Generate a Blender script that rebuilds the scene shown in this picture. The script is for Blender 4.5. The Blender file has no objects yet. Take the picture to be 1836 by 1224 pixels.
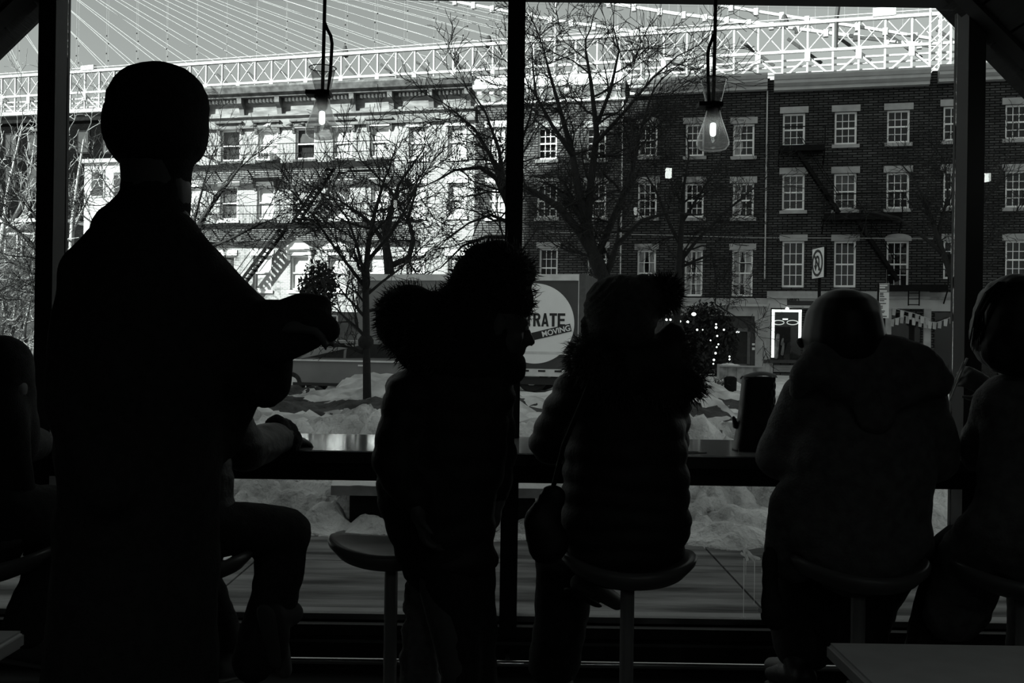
import bpy, bmesh, math, random
from mathutils import Vector, Matrix, noise

SC = bpy.context.scene
COL = SC.collection
V = Vector
PI = math.pi
random.seed(7)
# ------------------------------------------------------------------ camera
EYE = 1.4
F = 1785.0
ROLL = math.radians(0.85)
cam_data = bpy.data.cameras.new('camera')
cam_data.sensor_width = 36.0
cam_data.lens = 35.0
cam_data.clip_end = 2000
cam_data.clip_start = 0.05
cam = bpy.data.objects.new('camera', cam_data)
COL.objects.link(cam)
_r = V((math.cos(ROLL), 0, math.sin(ROLL)))
_u = V((-math.sin(ROLL), 0, math.cos(ROLL)))
cam.matrix_world = Matrix(((_r.x, _u.x, 0, 0), (_r.y, _u.y, -1, 0), (_r.z, _u.z, 0, EYE), (0, 0, 0, 1)))
SC.camera = cam
# ------------------------------------------------------------------ world, sun, exposure
world = bpy.data.worlds.new('world')
SC.world = world
world.use_nodes = True
_n = world.node_tree.nodes
_n.clear()
_l = world.node_tree.links
TINT = (0.925, 1.0, 0.955)
def tinted(g):
    return (g * TINT[0], g * TINT[1], g * TINT[2], 1)
_sky = _n.new('ShaderNodeTexSky')
_sky.sky_type = 'NISHITA'
_sky.sun_disc = False
_sky.sun_elevation = math.radians(31)
_sky.sun_rotation = math.radians(235)
_sky.air_density = 1.0
_sky.dust_density = 1.5
_sky.ozone_density = 1.0
_bw = _n.new('ShaderNodeRGBToBW')       # the photograph is monochrome with a faint cool tint
_tn = _n.new('ShaderNodeVectorMath')
_tn.operation = 'SCALE'
_tn.inputs[0].default_value = TINT
_bg = _n.new('ShaderNodeBackground')
_out = _n.new('ShaderNodeOutputWorld')
_l.new(_sky.outputs[0], _bw.inputs[0])
_l.new(_bw.outputs[0], _tn.inputs['Scale'])
_l.new(_tn.outputs[0], _bg.inputs[0])
_l.new(_bg.outputs[0], _out.inputs[0])
_bg.inputs[1].default_value = 0.165

SUN_H = V((0.82, 0.57, 0)).normalized()
SUN_D = (SUN_H + V((0, 0, -0.6))).normalized()
sun_data = bpy.data.lights.new('sun', 'SUN')
sun_data.energy = 17.0
sun_data.angle = 0.009
sun_data.color = TINT
sun = bpy.data.objects.new('sun', sun_data)
COL.objects.link(sun)
sun.rotation_euler = SUN_D.to_track_quat('-Z', 'Y').to_euler()
sun.location = (-60, -40, 60)

SC.view_settings.view_transform = 'Standard'
SC.view_settings.look = 'None'
SC.view_settings.exposure = 0.0
SC.view_settings.gamma = 1.0
SC.view_settings.use_curve_mapping = False

# ------------------------------------------------------------------ pixel helpers (reference frame 1836 x 1224)
def ray(px, py):
    dx, dy = px - 918.0, py - 612.0
    c, s = math.cos(ROLL), math.sin(ROLL)
    return V(((dx * c + dy * s) / F, 1.0, -(-dx * s + dy * c) / F))
def P(px, py, Y):
    r = ray(px, py)
    return V((r.x * Y, Y, EYE + r.z * Y))
def PR(px, Y):
    return px * Y / F
TH = math.radians(13.06)
TB = math.radians(20.5)
def S(px, py, yl, th=TH):
    r = ray(px, py)
    c, s = math.cos(th), math.sin(th)
    t = yl / (r.x * s + c)
    return (r.x * c - s) * t, EYE + r.z * t
def W(sx, yl, z=0, th=TH):
    c, s = math.cos(th), math.sin(th)
    return V((sx * c + yl * s, -sx * s + yl * c, z))

# ------------------------------------------------------------------ materials
MATS = {}
def mat(name, g1, g2=None, scale=6.0, rough=0.7, bump=0.0, metal=0.0, detail=4.0, spec=0.5, bscale=None, stretch=None, bd=0.03):
    if name in MATS:
        return MATS[name]
    m = bpy.data.materials.new(name)
    m.use_nodes = True
    nt = m.node_tree
    b = nt.nodes['Principled BSDF']
    b.inputs['Roughness'].default_value = rough
    b.inputs['Metallic'].default_value = metal
    b.inputs['Specular IOR Level'].default_value = spec
    if g2 is None:
        g2 = g1 * 0.8
    tc = nt.nodes.new('ShaderNodeTexCoord')
    nz = nt.nodes.new('ShaderNodeTexNoise')
    nz.inputs['Scale'].default_value = scale
    nz.inputs['Detail'].default_value = detail
    src = tc.outputs['Object']
    if stretch:
        mp = nt.nodes.new('ShaderNodeMapping')
        mp.inputs['Scale'].default_value = stretch
        nt.links.new(src, mp.inputs[0])
        src = mp.outputs[0]
    nt.links.new(src, nz.inputs['Vector'])
    cr = nt.nodes.new('ShaderNodeValToRGB')
    cr.color_ramp.elements[0].position = 0.35
    cr.color_ramp.elements[1].position = 0.65
    cr.color_ramp.elements[0].color = (g1, g1, g1, 1)
    cr.color_ramp.elements[1].color = (g2, g2, g2, 1)
    nt.links.new(nz.outputs['Fac'], cr.inputs[0])
    nt.links.new(cr.outputs[0], b.inputs['Base Color'])
    if bump > 0:
        n2 = nt.nodes.new('ShaderNodeTexNoise')
        n2.inputs['Scale'].default_value = bscale or scale * 4
        n2.inputs['Detail'].default_value = 6
        nt.links.new(src, n2.inputs['Vector'])
        bp = nt.nodes.new('ShaderNodeBump')
        bp.inputs['Strength'].default_value = bump
        bp.inputs['Distance'].default_value = bd
        nt.links.new(n2.outputs['Fac'], bp.inputs['Height'])
        nt.links.new(bp.outputs[0], b.inputs['Normal'])
    MATS[name] = m
    return m

def brick_mat(name, c1, c2, cm, w=0.30, h=0.125, stain=0.5):
    m = bpy.data.materials.new(name)
    m.use_nodes = True
    nt = m.node_tree
    b = nt.nodes['Principled BSDF']
    b.inputs['Roughness'].default_value = 0.85
    b.inputs['Specular IOR Level'].default_value = 0.12
    tc = nt.nodes.new('ShaderNodeTexCoord')
    sp = nt.nodes.new('ShaderNodeSeparateXYZ')
    cb = nt.nodes.new('ShaderNodeCombineXYZ')
    ad = nt.nodes.new('ShaderNodeMath')
    ad.operation = 'ADD'
    nt.links.new(tc.outputs['Object'], sp.inputs[0])
    nt.links.new(sp.outputs[0], ad.inputs[0])
    nt.links.new(sp.outputs[1], ad.inputs[1])
    nt.links.new(ad.outputs[0], cb.inputs[0])
    nt.links.new(sp.outputs[2], cb.inputs[1])
    br = nt.nodes.new('ShaderNodeTexBrick')
    br.inputs['Scale'].default_value = 1.0
    br.inputs['Brick Width'].default_value = w
    br.inputs['Row Height'].default_value = h
    br.inputs['Mortar Size'].default_value = h * 0.24
    br.inputs['Mortar Smooth'].default_value = 0.2
    br.inputs['Color1'].default_value = (c1, c1, c1, 1)
    br.inputs['Color2'].default_value = (c2, c2, c2, 1)
    br.inputs['Mortar'].default_value = (cm, cm, cm, 1)
    nt.links.new(cb.outputs[0], br.inputs['Vector'])
    nz = nt.nodes.new('ShaderNodeTexNoise')
    nz.inputs['Scale'].default_value = 0.6
    nz.inputs['Detail'].default_value = 6
    nt.links.new(tc.outputs['Object'], nz.inputs['Vector'])
    mr = nt.nodes.new('ShaderNodeMapRange')
    mr.inputs[1].default_value = 0.3
    mr.inputs[2].default_value = 0.7
    mr.inputs[3].default_value = 1.0 - stain
    mr.inputs[4].default_value = 1.15
    nt.links.new(nz.outputs['Fac'], mr.inputs[0])
    mx = nt.nodes.new('ShaderNodeVectorMath')
    mx.operation = 'SCALE'
    nt.links.new(br.outputs['Color'], mx.inputs[0])
    nt.links.new(mr.outputs[0], mx.inputs['Scale'])
    nt.links.new(mx.outputs[0], b.inputs['Base Color'])
    bp = nt.nodes.new('ShaderNodeBump')
    bp.inputs['Strength'].default_value = 0.4
    bp.inputs['Distance'].default_value = 0.02
    bp.invert = True
    nt.links.new(br.outputs['Fac'], bp.inputs['Height'])
    nt.links.new(bp.outputs[0], b.inputs['Normal'])
    return m

def glass_mat(name, tr=0.93, ior=1.35, rough=0.0, extra=0.0, pw_=5.0):
    m = bpy.data.materials.new(name)
    m.use_nodes = True
    nt = m.node_tree
    nt.nodes.clear()
    o = nt.nodes.new('ShaderNodeOutputMaterial')
    t = nt.nodes.new('ShaderNodeBsdfTransparent')
    t.inputs[0].default_value = (tr, tr, tr, 1)
    g = nt.nodes.new('ShaderNodeBsdfGlossy')
    g.inputs['Roughness'].default_value = rough
    g.inputs['Color'].default_value = (1, 1, 1, 1)
    lw = nt.nodes.new('ShaderNodeLayerWeight')
    lw.inputs['Blend'].default_value = 0.5
    pw = nt.nodes.new('ShaderNodeMath')
    pw.operation = 'POWER'
    pw.inputs[1].default_value = pw_
    nt.links.new(lw.outputs['Facing'], pw.inputs[0])
    f0 = ((ior - 1) / (ior + 1)) ** 2
    fr = nt.nodes.new('ShaderNodeMath')
    fr.operation = 'MULTIPLY_ADD'
    fr.inputs[1].default_value = 1 - f0
    fr.inputs[2].default_value = f0
    nt.links.new(pw.outputs[0], fr.inputs[0])
    mx = nt.nodes.new('ShaderNodeMixShader')
    if extra:
        ad = nt.nodes.new('ShaderNodeMath')
        ad.operation = 'ADD'
        ad.use_clamp = True
        ad.inputs[1].default_value = extra
        nt.links.new(fr.outputs[0], ad.inputs[0])
        nt.links.new(ad.outputs[0], mx.inputs[0])
    else:
        nt.links.new(fr.outputs[0], mx.inputs[0])
    nt.links.new(t.outputs[0], mx.inputs[1])
    nt.links.new(g.outputs[0], mx.inputs[2])
    nt.links.new(mx.outputs[0], o.inputs[0])
    return m

def emit_mat(name, e):
    m = bpy.data.materials.new(name)
    m.use_nodes = True
    b = m.node_tree.nodes['Principled BSDF']
    b.inputs['Base Color'].default_value = (0.8, 0.8, 0.8, 1)
    b.inputs['Emission Color'].default_value = tinted(1.0)
    b.inputs['Emission Strength'].default_value = e
    return m

# ------------------------------------------------------------------ mesh builder
class MB:
    def __init__(s):
        s.v, s.f = [], []
    def quadbox(s, c8):
        n = len(s.v)
        s.v += [tuple(p) for p in c8]
        for q in ((0, 3, 2, 1), (4, 5, 6, 7), (0, 1, 5, 4), (1, 2, 6, 5), (2, 3, 7, 6), (3, 0, 4, 7)):
            s.f.append(tuple(n + i for i in q))
        return s
    def box(s, x0, x1, y0, y1, z0, z1):
        x0, x1 = min(x0, x1), max(x0, x1)
        y0, y1 = min(y0, y1), max(y0, y1)
        z0, z1 = min(z0, z1), max(z0, z1)
        return s.quadbox([(x0, y0, z0), (x1, y0, z0), (x1, y1, z0), (x0, y1, z0), (x0, y0, z1), (x1, y0, z1), (x1, y1, z1), (x0, y1, z1)])
    def bar(s, p, q, w, h, up=None):
        p, q = V(p), V(q)
        d = (q - p)
        if d.length < 1e-6:
            return s
        d.normalize()
        up = V(up) if up else (V((0, 0, 1)) if abs(d.z) < 0.95 else V((0, 1, 0)))
        a = d.cross(up).normalized() * (w / 2)
        b = a.cross(d).normalized() * (h / 2)
        return s.quadbox([p - a - b, p + a - b, p + a + b, p - a + b, q - a - b, q + a - b, q + a + b, q - a + b])
    def tube(s, pts, rads, n=6, caps=True):
        pts = [V(p) for p in pts]
        if not isinstance(rads, (list, tuple)):
            rads = [rads] * len(pts)
        base = len(s.v)
        ref = None
        m = len(pts)
        for i, p in enumerate(pts):
            d = (pts[min(i + 1, m - 1)] - pts[max(i - 1, 0)])
            if d.length < 1e-9:
                d = V((0, 0, 1))
            d.normalize()
            if ref is None:
                ref = d.cross(V((0.31, 0.9, 0.2)))
                if ref.length < 0.1:
                    ref = d.cross(V((1, 0, 0)))
            ref = (ref - d * ref.dot(d))
            ref.normalize()
            b = d.cross(ref)
            for k in range(n):
                t = 2 * PI * k / n
                q = p + (ref * math.cos(t) + b * math.sin(t)) * rads[i]
                s.v.append((q.x, q.y, q.z))
        for i in range(m - 1):
            for k in range(n):
                k2 = (k + 1) % n
                s.f.append((base + i * n + k, base + i * n + k2, base + (i + 1) * n + k2, base + (i + 1) * n + k))
        if caps:
            s.f.append(tuple(base + k for k in reversed(range(n))))
            s.f.append(tuple(base + (m - 1) * n + k for k in range(n)))
        return s
    def cap(s, p, q, r1, r2, ax=None, k=1.0, n=14, m=4):
        """tapered capsule; the cross-section is r along ax and r*k across it"""
        p, q = V(p), V(q)
        d = q - p
        L = d.length
        d = d / L if L > 1e-6 else V((0, 0, 1))
        ax = V(ax) if ax is not None else V((1, 0, 0))
        a = ax - d * ax.dot(d)
        if a.length < 0.05:
            a = V((0, 1, 0)) - d * d.y
            if a.length < 0.05:
                a = V((0, 0, 1)) - d * d.z
        a.normalize()
        b = d.cross(a)
        rings = []
        for i in range(m, 0, -1):
            t = PI / 2 * i / (m + 0.0)
            rings.append((p - d * r1 * math.sin(t) * (0.999 if i == m else 1), max(r1 * math.cos(t), r1 * 0.06)))
        rings.append((p, r1))
        rings.append((q, r2))
        for i in range(1, m + 1):
            t = PI / 2 * i / (m + 0.0)
            rings.append((q + d * r2 * math.sin(t), max(r2 * math.cos(t), r2 * 0.06)))
        base = len(s.v)
        for c, r in rings:
            for j in range(n):
                t = 2 * PI * j / n
                w = c + a * (r * math.cos(t)) + b * (r * k * math.sin(t))
                s.v.append((w.x, w.y, w.z))
        for i in range(len(rings) - 1):
            for j in range(n):
                j2 = (j + 1) % n
                s.f.append((base + i * n + j, base + i * n + j2, base + (i + 1) * n + j2, base + (i + 1) * n + j))
        s.f.append(tuple(base + j for j in reversed(range(n))))
        e = base + (len(rings) - 1) * n
        s.f.append(tuple(e + j for j in range(n)))
        return s
    def ell(s, c, r, M=None, n=16, m=10):
        c = V(c)
        base = len(s.v)
        for i in range(1, m):
            t = PI * i / m
            for j in range(n):
                a = 2 * PI * j / n
                w = V((r[0] * math.sin(t) * math.cos(a), r[1] * math.sin(t) * math.sin(a), r[2] * math.cos(t)))
                if M is not None:
                    w = M @ w
                w = w + c
                s.v.append((w.x, w.y, w.z))
        tp, bt = V((0, 0, r[2])), V((0, 0, -r[2]))
        if M is not None:
            tp, bt = M @ tp, M @ bt
        s.v.append(tuple(c + tp))
        s.v.append(tuple(c + bt))
        T, B = len(s.v) - 2, len(s.v) - 1
        for i in range(m - 2):
            for j in range(n):
                j2 = (j + 1) % n
                s.f.append((base + i * n + j, base + (i + 1) * n + j, base + (i + 1) * n + j2, base + i * n + j2))
        for j in range(n):
            j2 = (j + 1) % n
            s.f.append((T, base + j, base + j2))
            s.f.append((B, base + (m - 2) * n + j2, base + (m - 2) * n + j))
        return s
    def lathe(s, prof, c=(0, 0, 0), n=24, close=False):
        base = len(s.v)
        c = V(c)
        for r, z in prof:
            for j in range(n):
                a = 2 * PI * j / n
                s.v.append((c.x + r * math.cos(a), c.y + r * math.sin(a), c.z + z))
        for i in range(len(prof) - 1):
            for j in range(n):
                j2 = (j + 1) % n
                s.f.append((base + i * n + j, base + i * n + j2, base + (i + 1) * n + j2, base + (i + 1) * n + j))
        if close:
            s.f.append(tuple(base + j for j in reversed(range(n))))
            e = base + (len(prof) - 1) * n
            s.f.append(tuple(e + j for j in range(n)))
        return s
    def prism(s, pts, off):
        """polygon pts (3D list) extruded by the vector off"""
        n = len(pts)
        b = len(s.v)
        off = V(off)
        s.v += [tuple(V(p)) for p in pts] + [tuple(V(p) + off) for p in pts]
        s.f.append(tuple(b + i for i in reversed(range(n))))
        s.f.append(tuple(b + n + i for i in range(n)))
        for i in range(n):
            j = (i + 1) % n
            s.f.append((b + i, b + j, b + n + j, b + n + i))
        return s
    def grid(s, fn, nu, nv):
        b = len(s.v)
        for j in range(nv + 1):
            for i in range(nu + 1):
                s.v.append(tuple(fn(i / nu, j / nv)))
        for j in range(nv):
            for i in range(nu):
                a = b + j * (nu + 1) + i
                s.f.append((a, a + 1, a + nu + 2, a + nu + 1))
        return s
    def mesh(s, name, smooth=False, off=None):
        me = bpy.data.meshes.new(name)
        vv = s.v if off is None else [(x - off.x, y - off.y, z - off.z) for x, y, z in s.v]
        me.from_pydata(vv, [], s.f)
        me.update()
        if smooth:
            me.polygons.foreach_set('use_smooth', [True] * len(me.polygons))
        return me
    def build(s, name, m, parent=None, smooth=False, off=None, fix=False):
        me = s.mesh(name, smooth, off)
        if fix:
            bm = bmesh.new()
            bm.from_mesh(me)
            bmesh.ops.recalc_face_normals(bm, faces=bm.faces)
            bm.to_mesh(me)
            bm.free()
        me.materials.append(m)
        o = bpy.data.objects.new(name, me)
        COL.objects.link(o)
        if parent is not None:
            o.parent = parent
        return o

def tag(o, label=None, cat=None, group=None, kind=None):
    if label: o['label'] = label
    if cat: o['category'] = cat
    if group: o['group'] = group
    if kind: o['kind'] = kind
    return o
def thing(name, label, cat, loc=(0, 0, 0), rz=0.0, group=None, kind=None):
    o = bpy.data.objects.new(name, None)
    COL.objects.link(o)
    o.location = loc
    o.rotation_euler = (0, 0, rz)
    o.empty_display_size = 0.2
    return tag(o, label, cat, group, kind)
def struct(name, label=None, loc=(0, 0, 0), rz=0.0):
    o = thing(name, label, None, loc, rz)
    o['kind'] = 'structure'
    return o
def share(name, me, parent, loc=(0, 0, 0), rot=(0, 0, 0), scale=(1, 1, 1)):
    o = bpy.data.objects.new(name, me)
    COL.objects.link(o)
    o.parent = parent
    o.location = loc
    o.rotation_euler = rot
    o.scale = scale
    return o
def text_mb(body, size, m, name, parent, loc, rot=(0, 0, 0), sx=1.0, thick=0.0, depth=0.004, align='LEFT'):
    cu = bpy.data.curves.new(name, 'FONT')
    cu.body = body
    cu.size = size
    cu.offset = thick
    cu.extrude = depth
    cu.align_x = align
    t = bpy.data.objects.new(name, cu)
    COL.objects.link(t)
    dg = bpy.context.evaluated_depsgraph_get()
    me = bpy.data.meshes.new_from_object(t.evaluated_get(dg))
    bpy.data.objects.remove(t)
    bpy.data.curves.remove(cu)
    me.name = name
    me.materials.clear()
    me.materials.append(m)
    o = share(name, me, parent, loc, rot, (sx, 1, 1))
    return o

# ------------------------------------------------------------------ material palette
M_black = mat('black_steel', 0.02, 0.014, rough=0.6, spec=0.2)
M_frame = mat('dark_frame_paint', 0.03, 0.022, rough=0.6, spec=0.3)
M_counter = mat('glossy_counter_laminate', 0.40, 0.34, rough=0.07, scale=3)
M_table = mat('pale_table_laminate', 0.8, 0.72, rough=0.38, scale=12)
M_floor = mat('dark_floor', 0.06, 0.04, rough=0.6, scale=3)
M_ceil = mat('dark_plank', 0.02, 0.012, rough=0.8, scale=3, stretch=(12, 1, 12), bump=0.2)
M_roomwall = mat('dark_wall_paint', 0.16, 0.13, rough=0.9)
M_threshold = mat('white_lip_enamel', 0.95, 0.92, rough=0.5)
M_stool = mat('moulded_stool_seat', 0.16, 0.13, rough=0.33)
M_post = mat('stool_post_paint', 0.3, 0.25, rough=0.4)
M_coat = mat('black_nylon', 0.035, 0.022, rough=0.6, scale=25, bump=0.15, spec=0.3)
M_coat2 = mat('dark_cotton_canvas', 0.19, 0.12, rough=0.8, scale=30, bump=0.3, spec=0.2)
M_coat3 = mat('dark_wool', 0.04, 0.028, rough=0.9, scale=60, bump=0.3, spec=0.2)
M_jean = mat('dark_denim', 0.04, 0.028, rough=0.9, scale=40, bump=0.2, spec=0.2)
M_skin = mat('skin', 0.12, 0.10, rough=0.55, scale=20)
M_hair = mat('dark_hair', 0.02, 0.012, rough=0.5, scale=30)
M_knit = mat('grey_knit', 0.13, 0.08, rough=0.9, scale=50, bump=0.4, spec=0.2)
M_fur = mat('dark_fur', 0.12, 0.06, rough=0.7, scale=15, spec=0.3)
M_leather = mat('black_leather', 0.015, 0.01, rough=0.5, scale=40, bump=0.1)
M_sole = mat('pale_rubber', 0.09, 0.07, rough=0.7)
M_cord = mat('black_cord', 0.01, 0.008, rough=0.7)
M_paper = mat('white_paper', 0.7, 0.65, rough=0.8)
M_snow = mat('snow', 0.90, 0.58, scale=1.6, rough=0.8, bump=1.0, bscale=6, detail=9)
M_snowdirty = mat('dirty_snow', 0.80, 0.34, scale=1.9, rough=0.85, bump=0.8, bscale=7, detail=8)
M_snowbank = mat('ploughed_snow_crust', 0.95, 0.42, scale=1.5, rough=0.85, bump=1.0, bscale=11, detail=10, bd=0.10)
M_soil = mat('wet_soil', 0.09, 0.015, scale=2.5, rough=0.9, bump=1.0, bscale=6, bd=0.2, detail=9)
M_walk = mat('wet_sidewalk', 0.02, 0.26, scale=2.6, rough=0.7, bump=0.4, detail=9, stretch=(0.3, 1.8, 1), spec=0.25)
M_bounceslush = mat('bounce_slush', 0.75, 0.5, scale=0.8, rough=0.8, bump=0.3)  # far pavement paled to bounce skylight up onto the fronts
M_road = mat('pale_bounce_asphalt', 0.5, 0.25, scale=1.5, rough=0.5, bump=0.1)  # road colour lifted as a reflector for the truck and house fronts
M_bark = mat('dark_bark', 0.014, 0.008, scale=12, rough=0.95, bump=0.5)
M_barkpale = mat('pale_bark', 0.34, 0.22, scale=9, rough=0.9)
M_white = mat('white_trim_paint', 0.84, 0.76, scale=4, rough=0.6)
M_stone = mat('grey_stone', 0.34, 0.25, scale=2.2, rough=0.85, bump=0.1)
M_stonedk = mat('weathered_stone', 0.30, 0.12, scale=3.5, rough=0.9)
M_sooty = mat('sooty_cornice', 0.12, 0.045, scale=3.0, rough=0.9)
M_frieze = mat('grimy_frieze', 0.22, 0.10, scale=3.0, rough=0.9, stretch=(0.5, 1, 2))
M_gutter = mat('painted_cornice_metal', 0.42, 0.36, scale=2, rough=0.6)
M_iron = mat('black_iron', 0.008, 0.005, rough=0.8, spec=0.08)
M_shadeframe = mat('shade_dark_frame', 0.012, 0.006, rough=0.9, spec=0.05)  # warehouse window frames, shade put into their colour like the wall
M_ironrail = mat('weathered_iron', 0.05, 0.02, rough=0.8)
M_inside = mat('dark_interior', 0.012, 0.006, rough=0.9)
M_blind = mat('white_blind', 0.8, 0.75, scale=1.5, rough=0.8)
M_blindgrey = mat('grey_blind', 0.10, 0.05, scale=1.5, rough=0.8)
M_curtain = mat('pale_curtain', 0.55, 0.35, scale=9, rough=0.9, stretch=(3, 1, 0.3))
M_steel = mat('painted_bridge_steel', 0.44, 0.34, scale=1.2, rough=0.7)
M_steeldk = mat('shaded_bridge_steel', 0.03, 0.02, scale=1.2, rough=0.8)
M_cable = mat('galvanised_cable', 0.32, 0.26, scale=2, rough=0.6)
M_store = mat('dark_shopfront_paint', 0.025, 0.015, rough=0.6)
M_truckpanel = mat('truck_panel_dark', 0.05, 0.04, rough=0.45, scale=2)
M_truckside = mat('truck_panel_pale', 0.20, 0.17, rough=0.5, scale=1.2)
M_truckwhite = mat('truck_logo_white', 0.92, 0.88, rough=0.5, scale=2)
M_truckmetal = mat('truck_aluminium', 0.75, 0.6, rough=0.4, scale=3)
M_ink = mat('black_print', 0.012, 0.01, rough=0.6)
M_car = mat('grey_car_paint', 0.22, 0.18, rough=0.22, scale=1.0)
M_carglass = mat('car_glass', 0.02, 0.015, rough=0.08)
M_tyre = mat('tyre_rubber', 0.02, 0.015, rough=0.9)
M_evergreen = mat('evergreen_needles', 0.03, 0.012, rough=0.8, scale=20)
M_bulb = emit_mat('bulb_glow', 30.0)
M_fil = emit_mat('filament_glow', 14.0)
M_led = emit_mat('window_light_strip', 1.5)
M_fairy = emit_mat('fairy_light', 3.0)
M_neon = emit_mat('neon_oval', 0.32)
M_pane = glass_mat('clear_pane', 0.985, 1.28)
M_paneout = glass_mat('dark_window_pane', 0.88, 1.22)
M_smoke = glass_mat('smoked_lamp_glass', 0.68, 1.3, rough=0.05, pw_=3.0)
def cloud(m, f, g):
    nt = m.node_tree
    o = [n for n in nt.nodes if n.type == 'OUTPUT_MATERIAL'][0]
    src = o.inputs[0].links[0].from_socket
    t = nt.nodes.new('ShaderNodeBsdfTranslucent')
    t.inputs[0].default_value = (g, g, g, 1)
    mx = nt.nodes.new('ShaderNodeMixShader')
    mx.inputs[0].default_value = f
    nt.links.new(src, mx.inputs[1])
    nt.links.new(t.outputs[0], mx.inputs[2])
    nt.links.new(mx.outputs[0], o.inputs[0])
cloud(M_smoke, 0.13, 0.6)
M_splash = glass_mat('dried_splash', 0.8, 1.1)
cloud(M_splash, 0.7, 0.9)
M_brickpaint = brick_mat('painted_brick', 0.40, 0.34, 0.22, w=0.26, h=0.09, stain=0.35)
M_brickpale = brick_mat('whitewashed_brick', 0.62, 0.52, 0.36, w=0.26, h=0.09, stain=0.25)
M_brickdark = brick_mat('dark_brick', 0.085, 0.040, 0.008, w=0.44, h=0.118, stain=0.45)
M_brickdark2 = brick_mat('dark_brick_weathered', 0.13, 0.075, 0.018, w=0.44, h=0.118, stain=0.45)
M_brickhouse = brick_mat('shade_dark_brick', 0.008, 0.005, 0.004, stain=0.4)  # shade put into the colour; the sun would light this wall
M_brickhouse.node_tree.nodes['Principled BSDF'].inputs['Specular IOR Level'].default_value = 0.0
M_sneaker = mat('dark_sneaker', 0.06, 0.04, rough=0.8)
# ================================================================== the cafe room
WY = 4.33            # glass plane
floor = struct('floor')
k = 0
mb = MB()
for i in range(14):
    pass
MB().box(-3.5, 3.5, -4.2, 4.3, -0.08, -0.002).build('subfloor', M_floor, floor)
for i in range(20):
    y0 = -4.2 + i * 0.425
    MB().box(-3.45, 3.45, y0 + 0.004, min(y0 + 0.421, 4.29), -0.002, 0.0).build('floorboard', M_floor, floor)
wl = struct('wall_left'); MB().box(-3.6, -3.4, -4.2, 4.42, -0.1, 1.6).build('wall_face', M_roomwall, wl)
wr = struct('wall_right'); MB().box(3.4, 3.6, -4.2, 4.42, -0.1, 1.6).build('wall_face', M_roomwall, wr)
wb = struct('wall_back'); MB().box(-3.6, 3.6, -4.4, -4.2, -0.1, 3.2).build('wall_face', M_roomwall, wb)
ceil = struct('ceiling')
CK = 4.850            # |x| + z along the sloped soffit
CZ = 2.95
cx = CK - CZ
ceil.location.x = -0.070
MB().prism([(-cx, -4.3, CZ), (cx, -4.3, CZ), (3.62, -4.3, CK - 3.62), (3.9, -4.3, CK - 3.62), (cx + 0.1, -4.3, CZ + 0.2), (-cx - 0.1, -4.3, CZ + 0.2), (-3.9, -4.3, CK - 3.62), (-3.62, -4.3, CK - 3.62)], (0, 8.74, 0)).build('roof_deck', M_ceil, ceil)
for sgn in (-1, 1):
    n = 13
    L = (3.4 - cx)
    for i in range(n):
        a0, a1 = cx + L * i / n, cx + L * (i + 1) / n - 0.008
        d = 0.016
        MB().prism([(sgn * a0, -4.2, CK - a0), (sgn * a1, -4.2, CK - a1), (sgn * (a1 - d), -4.2, CK - a1 - d), (sgn * (a0 - d), -4.2, CK - a0 - d)], (0, 8.5, 0)).build('ceiling_plank', M_ceil, ceil, fix=True)
for sgn in (-1, 1):   # sloping rafter on the window wall
    MB().bar((sgn * (cx - 0.05), 4.17, CZ + 0.06), (sgn * 3.45, 4.17, CK - 3.45 + 0.06), 0.10, 0.10, up=(0, 1, 0)).build('rafter', M_frame, ceil)
MU = [-1.992, 0.0, 1.957]
EDGE = 3.4
tr = struct('trim_1', 'dark head rail above the window bays')
MB().box(-2.05, 1.95, 4.18, 4.40, 2.90, 2.99).build('head_rail', M_frame, tr)
tr = struct('trim_2', 'dark sill and kick panel under the window bays')
MB().box(-3.4, 3.4, 4.26, 4.40, 0.0, 0.19).build('kick_panel', M_frame, tr)
MB().box(-3.4, 3.4, 4.22, 4.40, 0.145, 0.19).build('bottom_rail', M_frame, tr)
MB().box(-3.4, 3.4, 4.30, 4.40, 0.19, 0.215).build('glazing_bead', M_stone, tr)
MB().box(-3.4, 3.4, 4.215, 4.26, 0.115, 0.128).build('ledge', mat('ledge_metal', 0.10, 0.08, rough=0.5), tr)
MB().box(-3.4, 3.4, 4.235, 4.258, 0.0, 0.115).build('ledge_riser', M_frame, tr)
MB().tube([(-3.39, 4.06, 0.088), (3.39, 4.06, 0.088)], 0.013, 14).build('foot_rail', mat('polished_rail', 0.9, 0.85, rough=0.22, metal=1.0), tr, smooth=True)
for x_ in (-2.6, -1.3, 0.0, 1.3, 2.6):
    MB().box(x_ - 0.01, x_ + 0.01, 4.06, 4.24, 0.08, 0.09).build('rail_bracket', M_black, tr)
MB().box(-3.4, 3.4, 4.30, 4.40, 0.855, 0.92).build('transom', M_frame, tr)
for i, x in enumerate(MU):
    t = struct('trim_%d' % (i + 3), 'dark window mullion')
    zt = 2.90
    MB().box(x - 0.037, x + 0.037, 4.225, 4.335, 0.19, zt).build('mullion', M_frame, t)
    MB().box(x - 0.037, x + 0.037, 4.345, 4.365, 0.19, zt).build('mullion_cover', M_frame, t)
for sgn in (-1, 1):
    t = struct('trim_%d' % (6 if sgn < 0 else 7), 'dark outer window post')
    MB().box(sgn * 3.36, sgn * 3.42, 4.19, 4.40, 0.19, CK - 3.4 - 0.02).build('mullion', M_frame, t)
xs = [-EDGE] + MU + [EDGE]
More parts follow.
